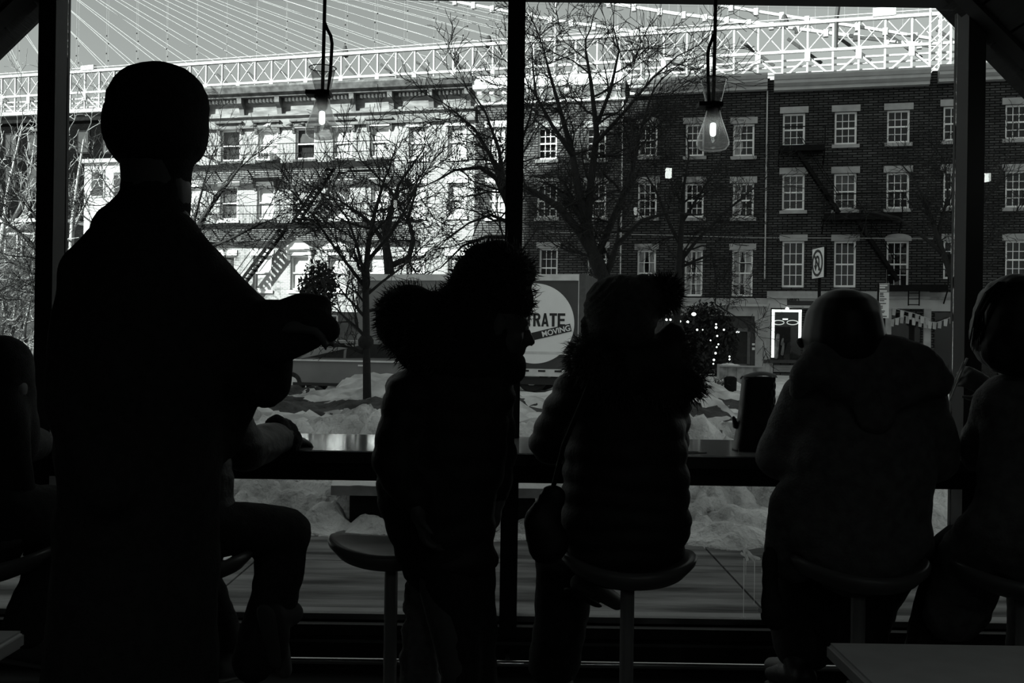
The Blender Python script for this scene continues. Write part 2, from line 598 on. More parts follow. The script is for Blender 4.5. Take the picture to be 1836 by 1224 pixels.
for i in range(4):
    w = struct('window_%d' % (i + 1))
    x0, x1 = xs[i] + 0.037, xs[i + 1] - 0.037
    MB().box(x0, x1, WY, WY + 0.012, 0.2, 0.86).build('lower_pane', M_pane, w)
    if i in (1, 2):
        MB().box(x0, x1, WY, WY + 0.012, 0.92, 2.87).build('upper_pane', M_pane, w)
    else:
        sg = -1 if i == 0 else 1
        xi, xo = (x1, x0) if i == 0 else (x0, x1)
        MB().prism([(xi, WY, 0.92), (xo, WY, 0.92), (xo, WY, CK - abs(xo)), (xi, WY, CK - abs(xi))], (0, 0.012, 0)).build('upper_pane', M_pane, w, fix=True)
    if i == 2:           # dried splash and its drips on the lower pane
        sm = MB()
        rnd = random.Random(4)
        def spl(px, py):
            q = P(px, py, WY - 0.002)
            return q
        for a, b, r in (((1335, 985), (1340, 1003), 4), ((1340, 990), (1352, 1003), 5), ((1348, 998), (1361, 1001), 4), ((1330, 992), (1337, 997), 3), ((1337, 975), (1339, 990), 2)):
            sm.cap(spl(*a), spl(*b), r * 0.0022, r * 0.0016, n=8, m=2)
        for px, y0, y1, r in ((1334, 1000, 1106, 0.8), (1338, 1000, 1030, 0.6), (1353, 1002, 1083, 0.8), (1367, 1004, 1025, 0.7), (1372, 1013, 1028, 1.3)):
            sm.tube([spl(px, y0), spl(px + rnd.uniform(-1, 1), (y0 + y1) / 2), spl(px - 1, y1)], [r * 0.002, r * 0.0016, r * 0.0012], 5)
        sm.build('splash_stain', M_splash, w)

# ================================================================== ground outside
street = struct('street', 'wet asphalt street paled to bounce light onto the house fronts')
street.rotation_euler = (0, 0, -TH)
MB().box(-160, 160, 4, 34.0, -0.30, -0.13).build('road_surface', M_road, street)
MB().box(-13.5, 160, 34.0, 220, -0.30, 0.0).build('far_pavement', M_bounceslush, street)
MB().box(-160, -13.5, 34.0, 220, -0.30, 0.0).build('park_ground', mat('dark_scrub_soil', 0.07, 0.02, scale=1.2), street)
MB().box(-60, 60, 33.7, 34.0, -0.2, 0.01).build('far_curb', M_stone, street)
walk = struct('sidewalk', 'grey wet pavement of large slabs under the window')
MB().box(-14, 14, 4.4, 24.3, -0.25, -0.02).build('slab_bed', M_soil, walk)
for j, (ya, yb) in enumerate(((4.41, 4.83), (4.83, 6.30), (6.30, 7.77), (7.77, 9.3))):
    for i in range(-6, 7):
        xa = -0.12 + i * 1.47
        MB().box(xa + 0.007, xa + 1.463, ya + 0.006, yb - 0.006, -0.02, 0.0).build('paving_slab', M_walk, walk)

def hn(x, y, s, o=0.0):
    return noise.noise(V((x * s + o, y * s - o, o * 1.7)))
def lump(x, y, s, o=0.0):
    d, _p = noise.voronoi(V((x * s + o, y * s, o)))
    return max(0.0, 1.0 - d[0] * 1.5)
def dome(x, y, s, o=0.0):
    d, _p = noise.voronoi(V((x * s + o, y * s, o)))
    return math.sqrt(max(0.0, 1.0 - (d[0] / 0.75) ** 2))
def snow_near(u, v):
    x = -9 + 18 * u
    y = 6.75 + 4.2 * v
    e = 0.35 * hn(x, 0, 0.9, 3) + 0.2 * hn(x, 0, 2.3, 8)
    t = (y - 7.0 - e) / 2.2
    r = max(0.0, min(1.0, t))
    r = r * r * (3 - 2 * r)
    back = max(0.0, min(1.0, (10.9 - y) / 1.2))
    h = 0.50 * r * back
    if x < -2.6: h *= 0.75
    h += r * back * (0.20 * hn(x, y, 1.1, 1) + 0.16 * lump(x, y, 1.7, 5) + 0.06 * hn(x, y, 4.0, 4) + 0.07 * hn(x, y, 12, 9)) + 0.03 * r * back * hn(x, y, 24, 2) - 0.03 * r * back
    wx = x + 0.15 * hn(x, y, 2.5, 21)
    wy = y + 0.15 * hn(x, y, 2.5, 31)
    dm = 0.17 * dome(wx, wy, 2.1, 3) + 0.14 * dome(wx, wy, 4.3, 7) + 0.085 * dome(wx, wy, 9.0, 5)
    rl = max(0.0, min(1.0, t * 3.5)) * back
    h += rl * (dm - 0.20 + 0.05 * (1 - r))
    y -= rl * (dm - 0.2) * 0.35
    if t < 0.02:
        h = -0.05 + 0.03 * max(0, hn(x, y, 7, 6))
    return (x, y, h)
tag(MB().grid(snow_near, 520, 150).build('snow_bank', M_snowbank, smooth=True), 'lumpy ploughed snow bank heaped along the pavement outside the window', 'snow', kind='stuff')
def soil_bed(u, v):
    x = -17 + 34 * u
    y = 10.2 + 11.5 * v
    return (x, y, 0.02 + 0.10 * hn(x, y, 0.8, 2) + 0.42 * dome(x, y, 0.8, 4) * max(0, 0.25 + 1.4 * hn(x, y, 0.4, 7)) + 0.20 * dome(x, y, 2.4, 6) * max(0.2, 0.5 + hn(x, y, 0.7, 9)) + 0.08 * dome(x, y, 5.0, 2) + 0.05 * hn(x, y, 5, 3))
tag(MB().grid(soil_bed, 220, 90).build('dirt_bed', M_soil, smooth=True), 'dark bumpy planting bed behind the snow bank', 'soil', kind='stuff')
def snow_patch(u, v):
    x = -17 + 34 * u
    y = 10.2 + 11.5 * v
    b = soil_bed(u, v)[2]
    m = hn(x, y, 0.55, 11) + 0.6 * hn(x, y, 1.7, 14) + (0.45 if y > 19.2 else 0.0) - 0.12 + (0.35 if x > 4.5 and y > 16 else 0)
    return (x, y, b + max(-0.06, min(0.07, m * 0.22)) + 0.03 * hn(x, y, 6, 8))
tag(MB().grid(snow_patch, 240, 100).build('snow_patches', M_snowdirty, smooth=True), 'trampled patches of old snow on the planting bed', 'snow', kind='stuff')
def snow_far(u, v):
    x = -20 + 40 * u
    y = 21.0 + 3.6 * v
    e = min(1.0, v * 4, (1 - v) * 8)
    return (x, y, -0.05 + e * (0.17 + 0.08 * hn(x, y, 0.6, 3) + 0.08 * lump(x, y, 1.6, 9) + 0.04 * hn(x, y, 3, 5)))
tag(MB().grid(snow_far, 200, 30).build('curb_snow', M_snow, smooth=True), 'flat strip of snow along the near curb of the street', 'snow', kind='stuff')
def snow_right(u, v):
    x = 3.8 + 13 * u
    y = 24.2 + 9.0 * v
    e = min(1.0, u * 6, v * 4, (1 - v) * 3)
    return (x, y, -0.2 + e * (0.30 + 0.2 * hn(x, y, 0.5, 3) + 0.35 * lump(x, y, 0.8, 2) + 0.15 * lump(x, y, 2, 9)))
tag(MB().grid(snow_right, 90, 60).build('ploughed_snow', M_snow, smooth=True), 'ploughed heap of snow in the street behind the truck end', 'snow', kind='stuff')

# ================================================================== the row of brick houses
YL = 48.4
CORE = 9.0
def wall_sheet(w, h, holes, depth=0.26):
    mb = MB()
    xs = sorted(set([0, w] + [a for q in holes for a in (q[0], q[1])]))
    zs = sorted(set([0, h] + [a for q in holes for a in (q[2], q[3])]))
    xs = [x for x in xs if 0 <= x <= w]
    zs = [z for z in zs if 0 <= z <= h]
    for i in range(len(xs) - 1):
        for j in range(len(zs) - 1):
            xm, zm = (xs[i] + xs[i + 1]) / 2, (zs[j] + zs[j + 1]) / 2
            if any(q[0] < xm < q[1] and q[2] < zm < q[3] for q in holes):
                continue
            b = len(mb.v)
            mb.v += [(xs[i], 0, zs[j]), (xs[i + 1], 0, zs[j]), (xs[i + 1], 0, zs[j + 1]), (xs[i], 0, zs[j + 1])]
            mb.f.append((b, b + 1, b + 2, b + 3))
    for x0, x1, z0, z1 in holes:
        for a, c in (((x0, z0), (x1, z0)), ((x1, z0), (x1, z1)), ((x1, z1), (x0, z1)), ((x0, z1), (x0, z0))):
            b = len(mb.v)
            mb.v += [(a[0], 0, a[1]), (c[0], 0, c[1]), (c[0], depth, c[1]), (a[0], depth, a[1])]
            mb.f.append((b, b + 1, b + 2, b + 3))
    for x in (0, w):
        b = len(mb.v)
        mb.v += [(x, 0, 0), (x, depth, 0), (x, depth, h), (x, 0, h)]
        mb.f.append((b, b + 1, b + 2, b + 3))
    b = len(mb.v)
    mb.v += [(0, 0, h), (w, 0, h), (w, depth, h), (0, depth, h)]
    mb.f.append((b, b + 1, b + 2, b + 3))
    return mb

class House:
    def __init__(s, name, label, pxa, pxb, pyt, wallm, group='row of brick houses', xwide=None):
        s.s0 = S(pxa, 400, YL)[0]
        s1 = S(pxb, 400, YL)[0]
        s.w = s1 - s.s0
        s.h = S((pxa + pxb) / 2, pyt, YL)[1]
        s.root = thing(name, label, 'building', W(s.s0, YL), -TH)
        s.wm = wallm
        s.holes, s.todo = [], []
    def L(s, px, py):
        a, z = S(px, py, YL)
        return a - s.s0, z
    def hole(s, x0, y0, x1, y1):
        a, z1 = s.L(x0, y0)
        b, z0 = s.L(x1, y1)
        z1 = (z1 + s.L(x1, y0)[1]) / 2
        z0 = (z0 + s.L(x0, y1)[1]) / 2
        z0 = max(z0, 0.02)
        q = (max(a, 0.0), min(b, s.w), z0, min(z1, s.h))
        s.holes.append(q)
        return q
    def finish(s):
        wall_sheet(s.w, s.h, s.holes).build('front_wall', s.wm, s.root)
        MB().box(0.0, s.w, 0.27, CORE, 0, s.h - 0.02).build('house_body', M_inside, s.root)
    def window(s, px, cols=3, frame=None, blind=None, bf=1.0, lint='block', lmat=None, sill=True, fw=0.085, curtain=None, depth=0.15):
        frame = frame or M_white
        lmat = lmat or M_stone
        x0, x1, z0, z1 = s.hole(*px)
        r = s.root
        mb = MB()
        ya, yb = depth - 0.04, depth + 0.05
        mb.box(x0, x0 + fw, ya, yb, z0, z1).box(x1 - fw, x1, ya, yb, z0, z1)
        mb.box(x0 + fw, x1 - fw, ya, yb, z1 - fw, z1).box(x0 + fw, x1 - fw, ya, yb, z0, z0 + fw * 1.2)
        zm = (z0 + z1) / 2
        mb.box(x0 + fw, x1 - fw, ya, yb, zm - 0.03, zm + 0.035)
        a, b = x0 + fw, x1 - fw
        for i in range(1, cols):
            xx = a + (b - a) * i / cols
            mb.box(xx - 0.013, xx + 0.013, ya + 0.02, yb - 0.02, z0 + fw, z1 - fw)
        if cols > 1:
            for za, zb in ((z0 + fw, zm), (zm, z1 - fw)):
                zz = (za + zb) / 2
                mb.box(a, b, ya + 0.02, yb - 0.02, zz - 0.013, zz + 0.013)
        f = mb.build('window', frame, r)
        MB().box(a, b, depth + 0.012, depth + 0.02, z0 + fw, z1 - fw).build('pane', M_paneout, f)
        if blind is not None:
            MB().box(a, b, depth + 0.055, depth + 0.07, z1 - fw - (z1 - z0 - 2 * fw) * bf, z1 - fw).build('blind', blind, f)
        if curtain:
            for sg in curtain:
                cm = MB()
                n = 14
                pts = []
                for i in range(n + 1):
                    t = i / n
                    wd = (b - a) * (0.30 + 0.16 * abs(math.cos(t * PI * 1.5)))
                    pts.append((wd, z1 - fw - (z1 - z0 - 2 * fw) * t))
                bb = len(cm.v)
                for wd, z in pts:
                    for q in range(5):
                        xx = (a + wd * q / 4) if sg < 0 else (b - wd * q / 4)
                        cm.v.append((xx, depth + 0.06 + 0.015 * (q % 2), z))
                for i in range(n):
                    for q in range(4):
                        o = bb + i * 5 + q
                        cm.f.append((o, o + 1, o + 6, o + 5))
                cm.build('curtain', M_curtain, f)
        w = x1 - x0
        if lint == 'block':
            MB().box(x0 - 0.14, x1 + 0.14, -0.05, 0.1, z1, z1 + 0.30).build('lintel', lmat, r)
        elif lint == 'arch':
            pts = [(x0 - 0.1, -0.05, z1), (x1 + 0.1, -0.05, z1)]
            for i in range(9):
                t = PI * i / 8
                pts.append(((x0 + x1) / 2 + (w / 2 + 0.1) * math.cos(t), -0.05, z1 + 0.12 + 0.22 * math.sin(t)))
            MB().prism(pts, (0, 0.15, 0)).build('lintel', lmat, r, fix=True)
        elif lint in ('hood', 'ped'):
            hb = MB()
            hb.box(x0 - 0.22, x1 + 0.22, -0.30, 0.05, z1 + 0.30, z1 + 0.40)
            hb.box(x0 - 0.16, x1 + 0.16, -0.20, 0.05, z1 + 0.22, z1 + 0.30)
            for xx in (x0 - 0.16, x1 + 0.02):
                hb.prism([(xx, 0, z1 - 0.25), (xx, -0.06, z1 - 0.25), (xx, -0.20, z1 + 0.22), (xx, 0, z1 + 0.22)], (0.14, 0, 0))
            if lint == 'ped':
                hb.prism([(x0 - 0.25, -0.28, z1 + 0.40), (x1 + 0.25, -0.28, z1 + 0.40), ((x0 + x1) / 2, -0.28, z1 + 0.85)], (0, 0.3, 0))
            hb.build('window_hood', lmat, r, fix=True)
            MB().box(x0 - 0.02, x1 + 0.02, -0.12, 0.05, z1, z1 + 0.20).build('lintel', M_white, r)
        if sill:
            MB().box(x0 - 0.12, x1 + 0.12, -0.08, 0.12, z0 - 0.16, z0).build('sill', lmat, r)
        return (x0, x1, z0, z1, f)
    def cornice(s, prof, m, name='cornice', x0=None, x1=None):
        """prof: list of (out, z relative to roof) extruded along the house"""
        x0 = 0 if x0 is None else x0
        x1 = s.w if x1 is None else x1
        return MB().prism([(x0, -o, s.h + z) for o, z in prof], (x1 - x0, 0, 0)).build(name, m, s.root, fix=True)

# ---- sunlit painted house with the iron fire escape
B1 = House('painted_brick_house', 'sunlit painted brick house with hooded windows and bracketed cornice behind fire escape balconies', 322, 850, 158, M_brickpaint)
t4 = [413, 480, 547, 614, 681]
for i, cxp in enumerate(t4):
    dy = -(cxp - 413) * 0.026
    bl = [M_inside, M_blind, M_blindgrey, M_blind, M_blind][i]
    B1.window((cxp - 17, 233 + dy, cxp + 17, 289 + dy), cols=1, blind=bl if i else None, lint='hood', lmat=M_sooty, bf=1.0 if i != 2 else 0.55)
for cxp in (749, 819):
    dy = -(cxp - 413) * 0.026
    B1.window((cxp - 16, 236 + dy, cxp + 16, 293 + dy), cols=1, blind=M_blind, lint='block', lmat=M_white)
for i, cxp in enumerate((345, 410, 476, 541, 612, 680, 745, 819)):
    dy = -(cxp - 413) * 0.016
    B1.window((cxp - 15, 334 + dy, cxp + 15, 394 + dy), cols=1, blind=[M_blind, M_blindgrey, M_blind, M_blind, M_blind, M_blind, M_blind, M_blind][i],
              lint='hood' if i == 2 else 'block', lmat=M_sooty if i == 2 else M_white)
for i, cxp in enumerate((404, 470, 537, 605, 675, 745, 819)):
    B1.window((cxp - 16, 458, cxp + 16, 520), cols=1, blind=M_blindgrey if i == 0 else M_blind, lint='ped' if i in (2, 3) else 'block', lmat=M_white)
B1.finish()
B1.cornice([(-0.05, -0.02), (0.85, 0.12), (0.92, 0.0), (0.80, -0.28), (0.62, -0.34), (0.62, -0.46), (-0.05, -0.46)], M_sooty)
B1.cornice([(-0.02, -0.46), (0.10, -0.46), (0.10, -1.32), (0.30, -1.32), (0.30, -1.42), (0.14, -1.52), (0.14, -1.85), (0.22, -1.85), (0.18, -1.98), (-0.02, -1.98)], M_frieze, 'frieze')
xb = [B1.L(px, 190)[0] for px in (371, 438, 505, 571, 637, 705, 776, 842)]
br_me = MB().prism([(-0.13, 0, -0.46), (-0.13, -0.60, -0.46), (-0.13, -0.58, -0.75), (-0.13, -0.30, -1.0), (-0.13, -0.22, -1.32), (-0.13, 0, -1.32)], (0.26, 0, 0)).mesh('cornice_bracket')
br_me.materials.append(M_sooty)
for x in xb:
    if 0 < x < B1.w:
        share('cornice_bracket', br_me, B1.root, (x, 0, B1.h))
den_me = MB().box(-0.05, 0.05, -0.26, -0.1, -0.64, -0.48).mesh('dentil')
den_me.materials.append(M_white)
x = 0.15
while x < B1.w - 0.1:
    if all(abs(x - b) > 0.24 for b in xb):
        share('dentil', den_me, B1.root, (x, 0, B1.h))
    x += 0.21
# ---- half-lit pale house with modillions
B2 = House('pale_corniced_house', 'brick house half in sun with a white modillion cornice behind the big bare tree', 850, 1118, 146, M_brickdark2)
for x0, x1 in ((874, 905), (965, 998), (1052, 1086)):
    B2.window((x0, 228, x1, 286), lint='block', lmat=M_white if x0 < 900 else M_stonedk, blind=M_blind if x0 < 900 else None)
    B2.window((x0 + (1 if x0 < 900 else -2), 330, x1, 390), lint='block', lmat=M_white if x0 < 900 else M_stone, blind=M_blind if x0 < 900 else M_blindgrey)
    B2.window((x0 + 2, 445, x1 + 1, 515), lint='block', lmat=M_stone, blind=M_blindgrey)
B2.finish()
B2.cornice([(-0.05, -0.02), (0.70, 0.10), (0.75, -0.02), (0.62, -0.38), (-0.05, -0.42)], M_white)
B2.cornice([(-0.02, -0.42), (0.08, -0.42), (0.08, -1.0), (0.14, -1.05), (-0.02, -1.1)], M_white, 'frieze')
md_me = MB().prism([(-0.11, 0, -0.40), (-0.11, -0.52, -0.40), (-0.11, -0.45, -0.62), (-0.11, -0.12, -0.95), (-0.11, 0, -0.95)], (0.22, 0, 0)).mesh('modillion')
md_me.materials.append(M_white)
x = 0.3
while x < B2.w:
    share('modillion', md_me, B2.root, (x, 0, B2.h))
    x += 0.63
# white pilaster strip catching the sun at the corner
# ---- shaded middle house
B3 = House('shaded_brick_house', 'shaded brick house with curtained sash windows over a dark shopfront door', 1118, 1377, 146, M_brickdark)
for x0, x1 in ((1145, 1178), (1230, 1262), (1315, 1352)):
    last = x0 == 1315
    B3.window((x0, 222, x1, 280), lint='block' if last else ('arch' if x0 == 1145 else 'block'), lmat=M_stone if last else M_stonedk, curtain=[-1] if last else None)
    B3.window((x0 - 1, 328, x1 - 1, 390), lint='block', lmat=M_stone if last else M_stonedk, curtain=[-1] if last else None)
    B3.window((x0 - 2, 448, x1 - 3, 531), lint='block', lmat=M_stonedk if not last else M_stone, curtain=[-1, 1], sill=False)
hx = B3.hole(1135, 566, 1352, 700)
B3.finish()
GP = [(-0.05, -0.02), (0.60, 0.12), (0.62, 0.02), (0.55, -0.14), (0.50, -0.16), (0.50, -0.30), (0.36, -0.42), (0.30, -0.42), (0.30, -0.58), (-0.05, -0.60)]
B3.cornice(GP, M_gutter, 'gutter_cornice', 0.25, B3.w - 0.12)
def zz(h, py, px): return h.L(px, py)[1]
z1, z2, z3, z4 = (zz(B3, y, 1280) for y in (534, 545, 549, 566))
MB().box(0, B3.w, -0.10, 0.02, z2, z1).build('stone_band', M_stone, B3.root)
MB().box(0, B3.w, -0.22, 0.02, z3, z2).build('shop_cornice', M_gutter, B3.root)
MB().box(0, B3.w, -0.06, 0.02, z4, z3).build('fascia_board', M_stone, B3.root)
x0, x1, z0, zt = hx
MB().box(x0, x1, 0.12, 0.26, z0, zt).build('shopfront', M_store, B3.root)
xa, xb_ = B3.L(1354, 620)[0], B3.L(1375, 620)[0]
MB().box(xa, xb_, -0.12, 0.02, 0, z4).build('pilaster', M_stone, B3.root)
MB().box(xa - 0.04, xb_ + 0.04, -0.16, 0.02, z4 - 0.28, z4).build('pilaster_cap', M_stone, B3.root)
da, dz1 = B3.L(1308, 588); db, dz0 = B3.L(1345, 652)
dr = MB().box(da, da + 0.15, 0.02, 0.12, 0.05, dz1).box(db - 0.15, db, 0.02, 0.12, 0.05, dz1).box(da, db, 0.02, 0.12, dz1 - 0.16, dz1).box(da, db, 0.02, 0.12, 0.05, 0.5).build('shop_door', mat('door_paint_grey', 0.075, 0.06), B3.root)
MB().box(da + 0.15, db - 0.15, 0.06, 0.08, 0.5, dz1 - 0.16).build('pane', M_paneout, dr)
MB().cap((da + 0.10, -0.03, 1.0), (da + 0.10, -0.03, 1.25), 0.02, 0.02, n=6, m=2).build('handle', M_stone, dr)
MB().box(db + 0.02, db + 0.4, 0.0, 0.12, 0.05, dz1 + 0.6).build('door_side_panel', M_store, B3.root)
MB().box(da - 0.9, da - 0.05, 0.04, 0.12, 0.05, dz1 + 0.2).build('door_side_panel', mat('panel_grey', 0.07, 0.05), B3.root)
la = B3.L(1322, 595)
MB().ell((la[0], 0.0, la[1]), (0.11, 0.06, 0.04), n=10, m=6).build('door_lamp', M_led, B3.root)
for px, py, ww, hh in ((1302, 634, 0.13, 0.2), (1351, 617, 0.13, 0.09), (1351, 625, 0.13, 0.12)):
    q = B3.L(px, py)
    MB().box(q[0] - ww / 2, q[0] + ww / 2, -0.02, 0.0, q[1] - hh / 2, q[1] + hh / 2).build('notice', M_paper, B3.root)
for px in (1117.5, 1376):
    a = S(px, 160, YL)[0] - B3.s0
    MB().box(a - 0.03, a + 0.03, -0.07, 0.0, 4.5, B3.h - 0.6).build('downpipe', M_gutter, B3.root)
# ---- shaded house with the lit shop window
B4 = House('shopfront_brick_house', 'shaded brick house with white sash windows above the lit shop window', 1377, 1668, 137, M_brickdark)
for i, (x0, x1) in enumerate(((1404, 1443), (1497, 1536), (1591, 1631))):
    d = -i * 3
    B4.window((x0, 203 + d, x1, 262 + d))
    B4.window((x0 - 1, 312 + d / 2, x1 - 1, 377 + d / 2), curtain=None, blind=M_blindgrey if i < 2 else None, bf=0.45)
    B4.window((x0 - 1, 432, x1 - 2, 515), lint='arch' if i == 2 else 'block', sill=False)
h1 = B4.hole(1384, 555, 1436, 645)
h2 = B4.hole(1500, 556, 1588, 690)
h3 = B4.hole(1600, 562, 1650, 690)
B4.finish()
B4.cornice(GP, M_gutter, 'gutter_cornice', 0.18, B4.w - 0.15)
z1, z2, z3, z4 = (zz(B4, y, 1420) for y in (522, 531, 535, 552))
MB().box(0, B4.w, -0.10, 0.02, z2, z1).build('stone_band', M_stone, B4.root)
MB().box(0, B4.w, -0.24, 0.02, z3, z2).build('shop_cornice', M_stone, B4.root)
MB().box(0, B4.w, -0.06, 0.02, z4, z3).build('fascia_board', M_gutter, B4.root)
MB().box(0, 0.18, -0.14, 0.02, 0, z4).build('pilaster', M_stone, B4.root)
for px0, px1 in ((1575, 1597), (1655, 1668)):
    a, b = B4.L(px0, 620)[0], B4.L(px1, 620)[0]
    MB().box(a, b, -0.14, 0.02, 0, z4).build('pilaster', M_stone, B4.root)
for q in (h1, h2, h3):
    MB().box(q[0], q[1], 0.10, 0.12, q[2], q[3]).build('shop_pane', M_paneout, B4.root)
x0, x1, z0, zt = h1
for n_, bx in (('light_strip', (x0, x0 + 0.13, z0 + 0.1, zt)), ('light_strip', (x0, x1, zt - 0.11, zt)), ('light_strip', (x1 - 0.13, x1, z0 + 0.9, zt))):
    MB().box(bx[0], bx[1], -0.02, 0.03, bx[2], bx[3]).build(n_, M_led, B4.root)
MB().box(x0 - 0.35, x1 + 0.3, -0.28, 0.05, z0 - 0.15, z0).build('shop_sill', M_store, B4.root)
ms = MB()
for i in range(9):
    zc = 0.15 + i * (z0 - 0.4) / 9
    MB().box(x0 + 0.12, x1 - 0.05, -0.05, 0.0, zc + 0.012, zc + (z0 - 0.4) / 9).build('panel_slat', M_stone, B4.root)
MB().box(x0 - 0.25, x0 + 0.08, -0.10, 0.0, 0, z0 - 0.15).build('panel_stile', M_stone, B4.root)
for px in (1396, 1421):
    q = B4.L(px, 578)
    pts = [(q[0] + 0.25 * math.cos(t), 0.06, q[1] + 0.10 * math.sin(t)) for t in [2 * PI * i / 20 for i in range(21)]]
    MB().tube(pts, 0.022, 5, False).build('neon_oval', M_neon, B4.root)
    MB().ell((q[0], 0.06, q[1]), (0.19, 0.015, 0.035), n=10, m=5).build('neon_oval_fill', M_ink, B4.root)
q = B4.L(1408, 572); MB().box(q[0] - 0.12, q[0] + 0.12, 0.02, 0.05, q[1] - 0.03, q[1] + 0.03).build('tube_lamp', M_led, B4.root)
q = B4.L(1411, 554); MB().ell((q[0], -0.25, q[1]), (0.09, 0.09, 0.09), n=10, m=6).build('globe_lamp', M_led, B4.root)
# stock on show behind the lit pane
for px, py, ww, hh in ((1393, 620, 0.25, 1.0), (1404, 625, 0.14, 0.5), (1413, 630, 0.30, 0.7), (1403, 612, 0.12, 0.25)):
    q = B4.L(px, py)
    MB().cap((q[0] - ww * 0.2, 0.2, q[1] - hh / 2), (q[0] + ww * 0.2, 0.2, q[1] + hh / 2), ww / 2, ww / 3, n=8, m=3, k=0.3).build('hung_garment', M_stonedk if py != 630 else M_frame, B4.root)
q = B4.L(1411, 546)
bd = MB().box(q[0], q[0] + 1.9, -0.085, -0.06, q[1] - 0.03, q[1] + 0.18).build('sign_letter_run', M_ink, B4.root)
text_mb('HINO', 0.30, M_ink, 'lettering', B4.root, (q[0], -0.09, q[1] + 0.10), (PI / 2, 0, 0), 0.7, 0.012, 0.01)
# ---- last house seen through the far bay
B5 = House('end_brick_house', 'shaded brick house at the far end seen past the thick window post', 1668, 1990, 120, M_brickdark)
for i, x0 in enumerate((1692, 1803, 1900)):
    B5.window((x0, 190 - i * 3, x0 + 40, 252 - i * 3)); B5.window((x0, 306, x0 + 40, 372)); B5.window((x0, 431, x0 + 40, 500), sill=False)
h1 = B5.hole(1676, 560, 1790, 690)
B5.finish()
B5.cornice(GP, M_gutter, 'gutter_cornice', 0.22, B5.w)
z1, z2, z3, z4 = (zz(B5, y, 1700) for y in (524, 533, 537, 558))
MB().box(0, B5.w, -0.10, 0.02, z2, z1).build('stone_band', M_stone, B5.root)
MB().box(0, B5.w, -0.22, 0.02, z3, z2).build('shop_cornice', M_stonedk, B5.root)
MB().box(0, B5.w, -0.06, 0.02, z4, z3).build('fascia_board', M_gutter, B5.root)
MB().box(h1[0], h1[1], 0.10, 0.12, h1[2], h1[3]).build('shop_pane', M_paneout, B5.root)

# ---- fire escapes
def escape_rail(root, xa, xb, z0, zt, y, step, m=M_iron):
    rl = MB().box(xa, xb, y - 0.02, y + 0.02, zt - 0.03, zt).box(xa, xb, y - 0.015, y + 0.015, z0 + 0.45, z0 + 0.48)
    rl.build('railing', m, root)
    n = int((xb - xa) / step)
    me = MB()
    me.tube([(0, 0, 0), (0, -0.03, 0.25), (0, 0.05, 0.55), (0, 0, zt - z0)], 0.011, 4)
    pm = me.mesh('picket'); pm.materials.append(m)
    for i in range(n + 1):
        share('picket', pm, root, (xa + (xb - xa) * i / n, y, z0))
def stair(root, a, b, y, w, n=14, m=M_iron):
    ax, az = a; bx, bz = b
    for yy in (y, y - w):
        MB().bar((ax, yy, az), (bx, yy, bz), 0.035, 0.16).build('stringer', m, root)
    tm = MB().box(-0.13, 0.13, -w, 0, -0.015, 0.015).mesh('tread'); tm.materials.append(m)
    for i in range(1, n):
        t = i / n
        share('tread', tm, root, (ax + (bx - ax) * t, y, az + (bz - az) * t))
    for yy in (y, y - w):
        MB().bar((ax, yy, az + 0.85), (bx, yy, bz + 0.85), 0.025, 0.03).build('handrail', m, root)
FE = thing('fire_escape', 'black iron fire escape balconies and stairs on the sunlit house', 'fire escape', W(B1.s0, YL), -TH)
for xa, xb, yz, yt in ((330, 708, 298, 264), (325, 722, 403, 372)):
    a = B1.L(xa, yz)[0]; b = B1.L(xb, yz)[0]
    zc = B1.L(520, yz)[1]; zt = B1.L(520, yt)[1]
    for q_ in range(9):
        MB().box(a, b, -1.03 + q_ * 0.118, -1.00 + q_ * 0.118, zc - 0.15, zc - 0.11).build('platform_slat', M_iron, FE)
    MB().box(a, b, -1.08, -1.04, zc - 0.34, zc - 0.02).build('platform_edge', M_iron, FE)
    escape_rail(FE, a, b, zc, zt, -1.05, 0.19)
    MB().bar((b, 0, zt - 0.02), (b, -1.05, zt - 0.02), 0.03, 0.03).build('railing_end', M_iron, FE)
    x = a + 0.4
    while x < b:
        MB().bar((x, -0.02, zc - 0.75), (x, -1.0, zc - 0.18), 0.05, 0.05).build('strut', M_iron, FE)
        x += 1.9
stair(FE, B1.L(605, 300), B1.L(538, 402), -0.25, 0.65, 13)
stair(FE, B1.L(520, 408), B1.L(428, 530), -0.25, 0.65, 16)
FE2 = thing('fire_escape', 'black iron fire escape zigzagging down the shaded brick house to a drop ladder', 'fire escape', W(B4.s0, YL), -TH)
for xa, xb, yz, yt in ((1396, 1476, 267, 234), (1474, 1612, 388, 352), (1585, 1692, 513, 485)):
    a = B4.L(xa, yz)[0]; b = B4.L(xb, yz)[0]
    zc = B4.L((xa + xb) / 2, yz)[1]; zt = B4.L((xa + xb) / 2, yt)[1]
    MB().box(a, b, -1.0, -0.02, zc - 0.18, zc - 0.10).build('platform', M_iron, FE2)
    MB().box(a, b, -1.03, -0.97, zc - 0.26, zc).build('platform_edge', M_iron, FE2)
    MB().box(a, b, -1.02, -0.98, zt - 0.04, zt).build('railing', M_iron, FE2)
    for xx in (a, b):
        MB().bar((xx, -1.0, zc), (xx, -1.0, zt), 0.05, 0.05).build('rail_post', M_iron, FE2)
        MB().bar((xx, -0.02, zc - 0.8), (xx, -0.95, zc - 0.2), 0.05, 0.05).build('strut', M_iron, FE2)
stair(FE2, B4.L(1428, 275), B4.L(1502, 386), -0.3, 0.6, 13)
stair(FE2, B4.L(1532, 395), B4.L(1606, 505), -0.3, 0.6, 13)
a = B4.L(1624, 515); b = B4.L(1643, 515); zl = B4.L(1633, 549)[1]
MB().bar((a[0], -0.8, a[1]), (a[0], -0.8, zl), 0.05, 0.05).build('ladder_rail', M_iron, FE2)
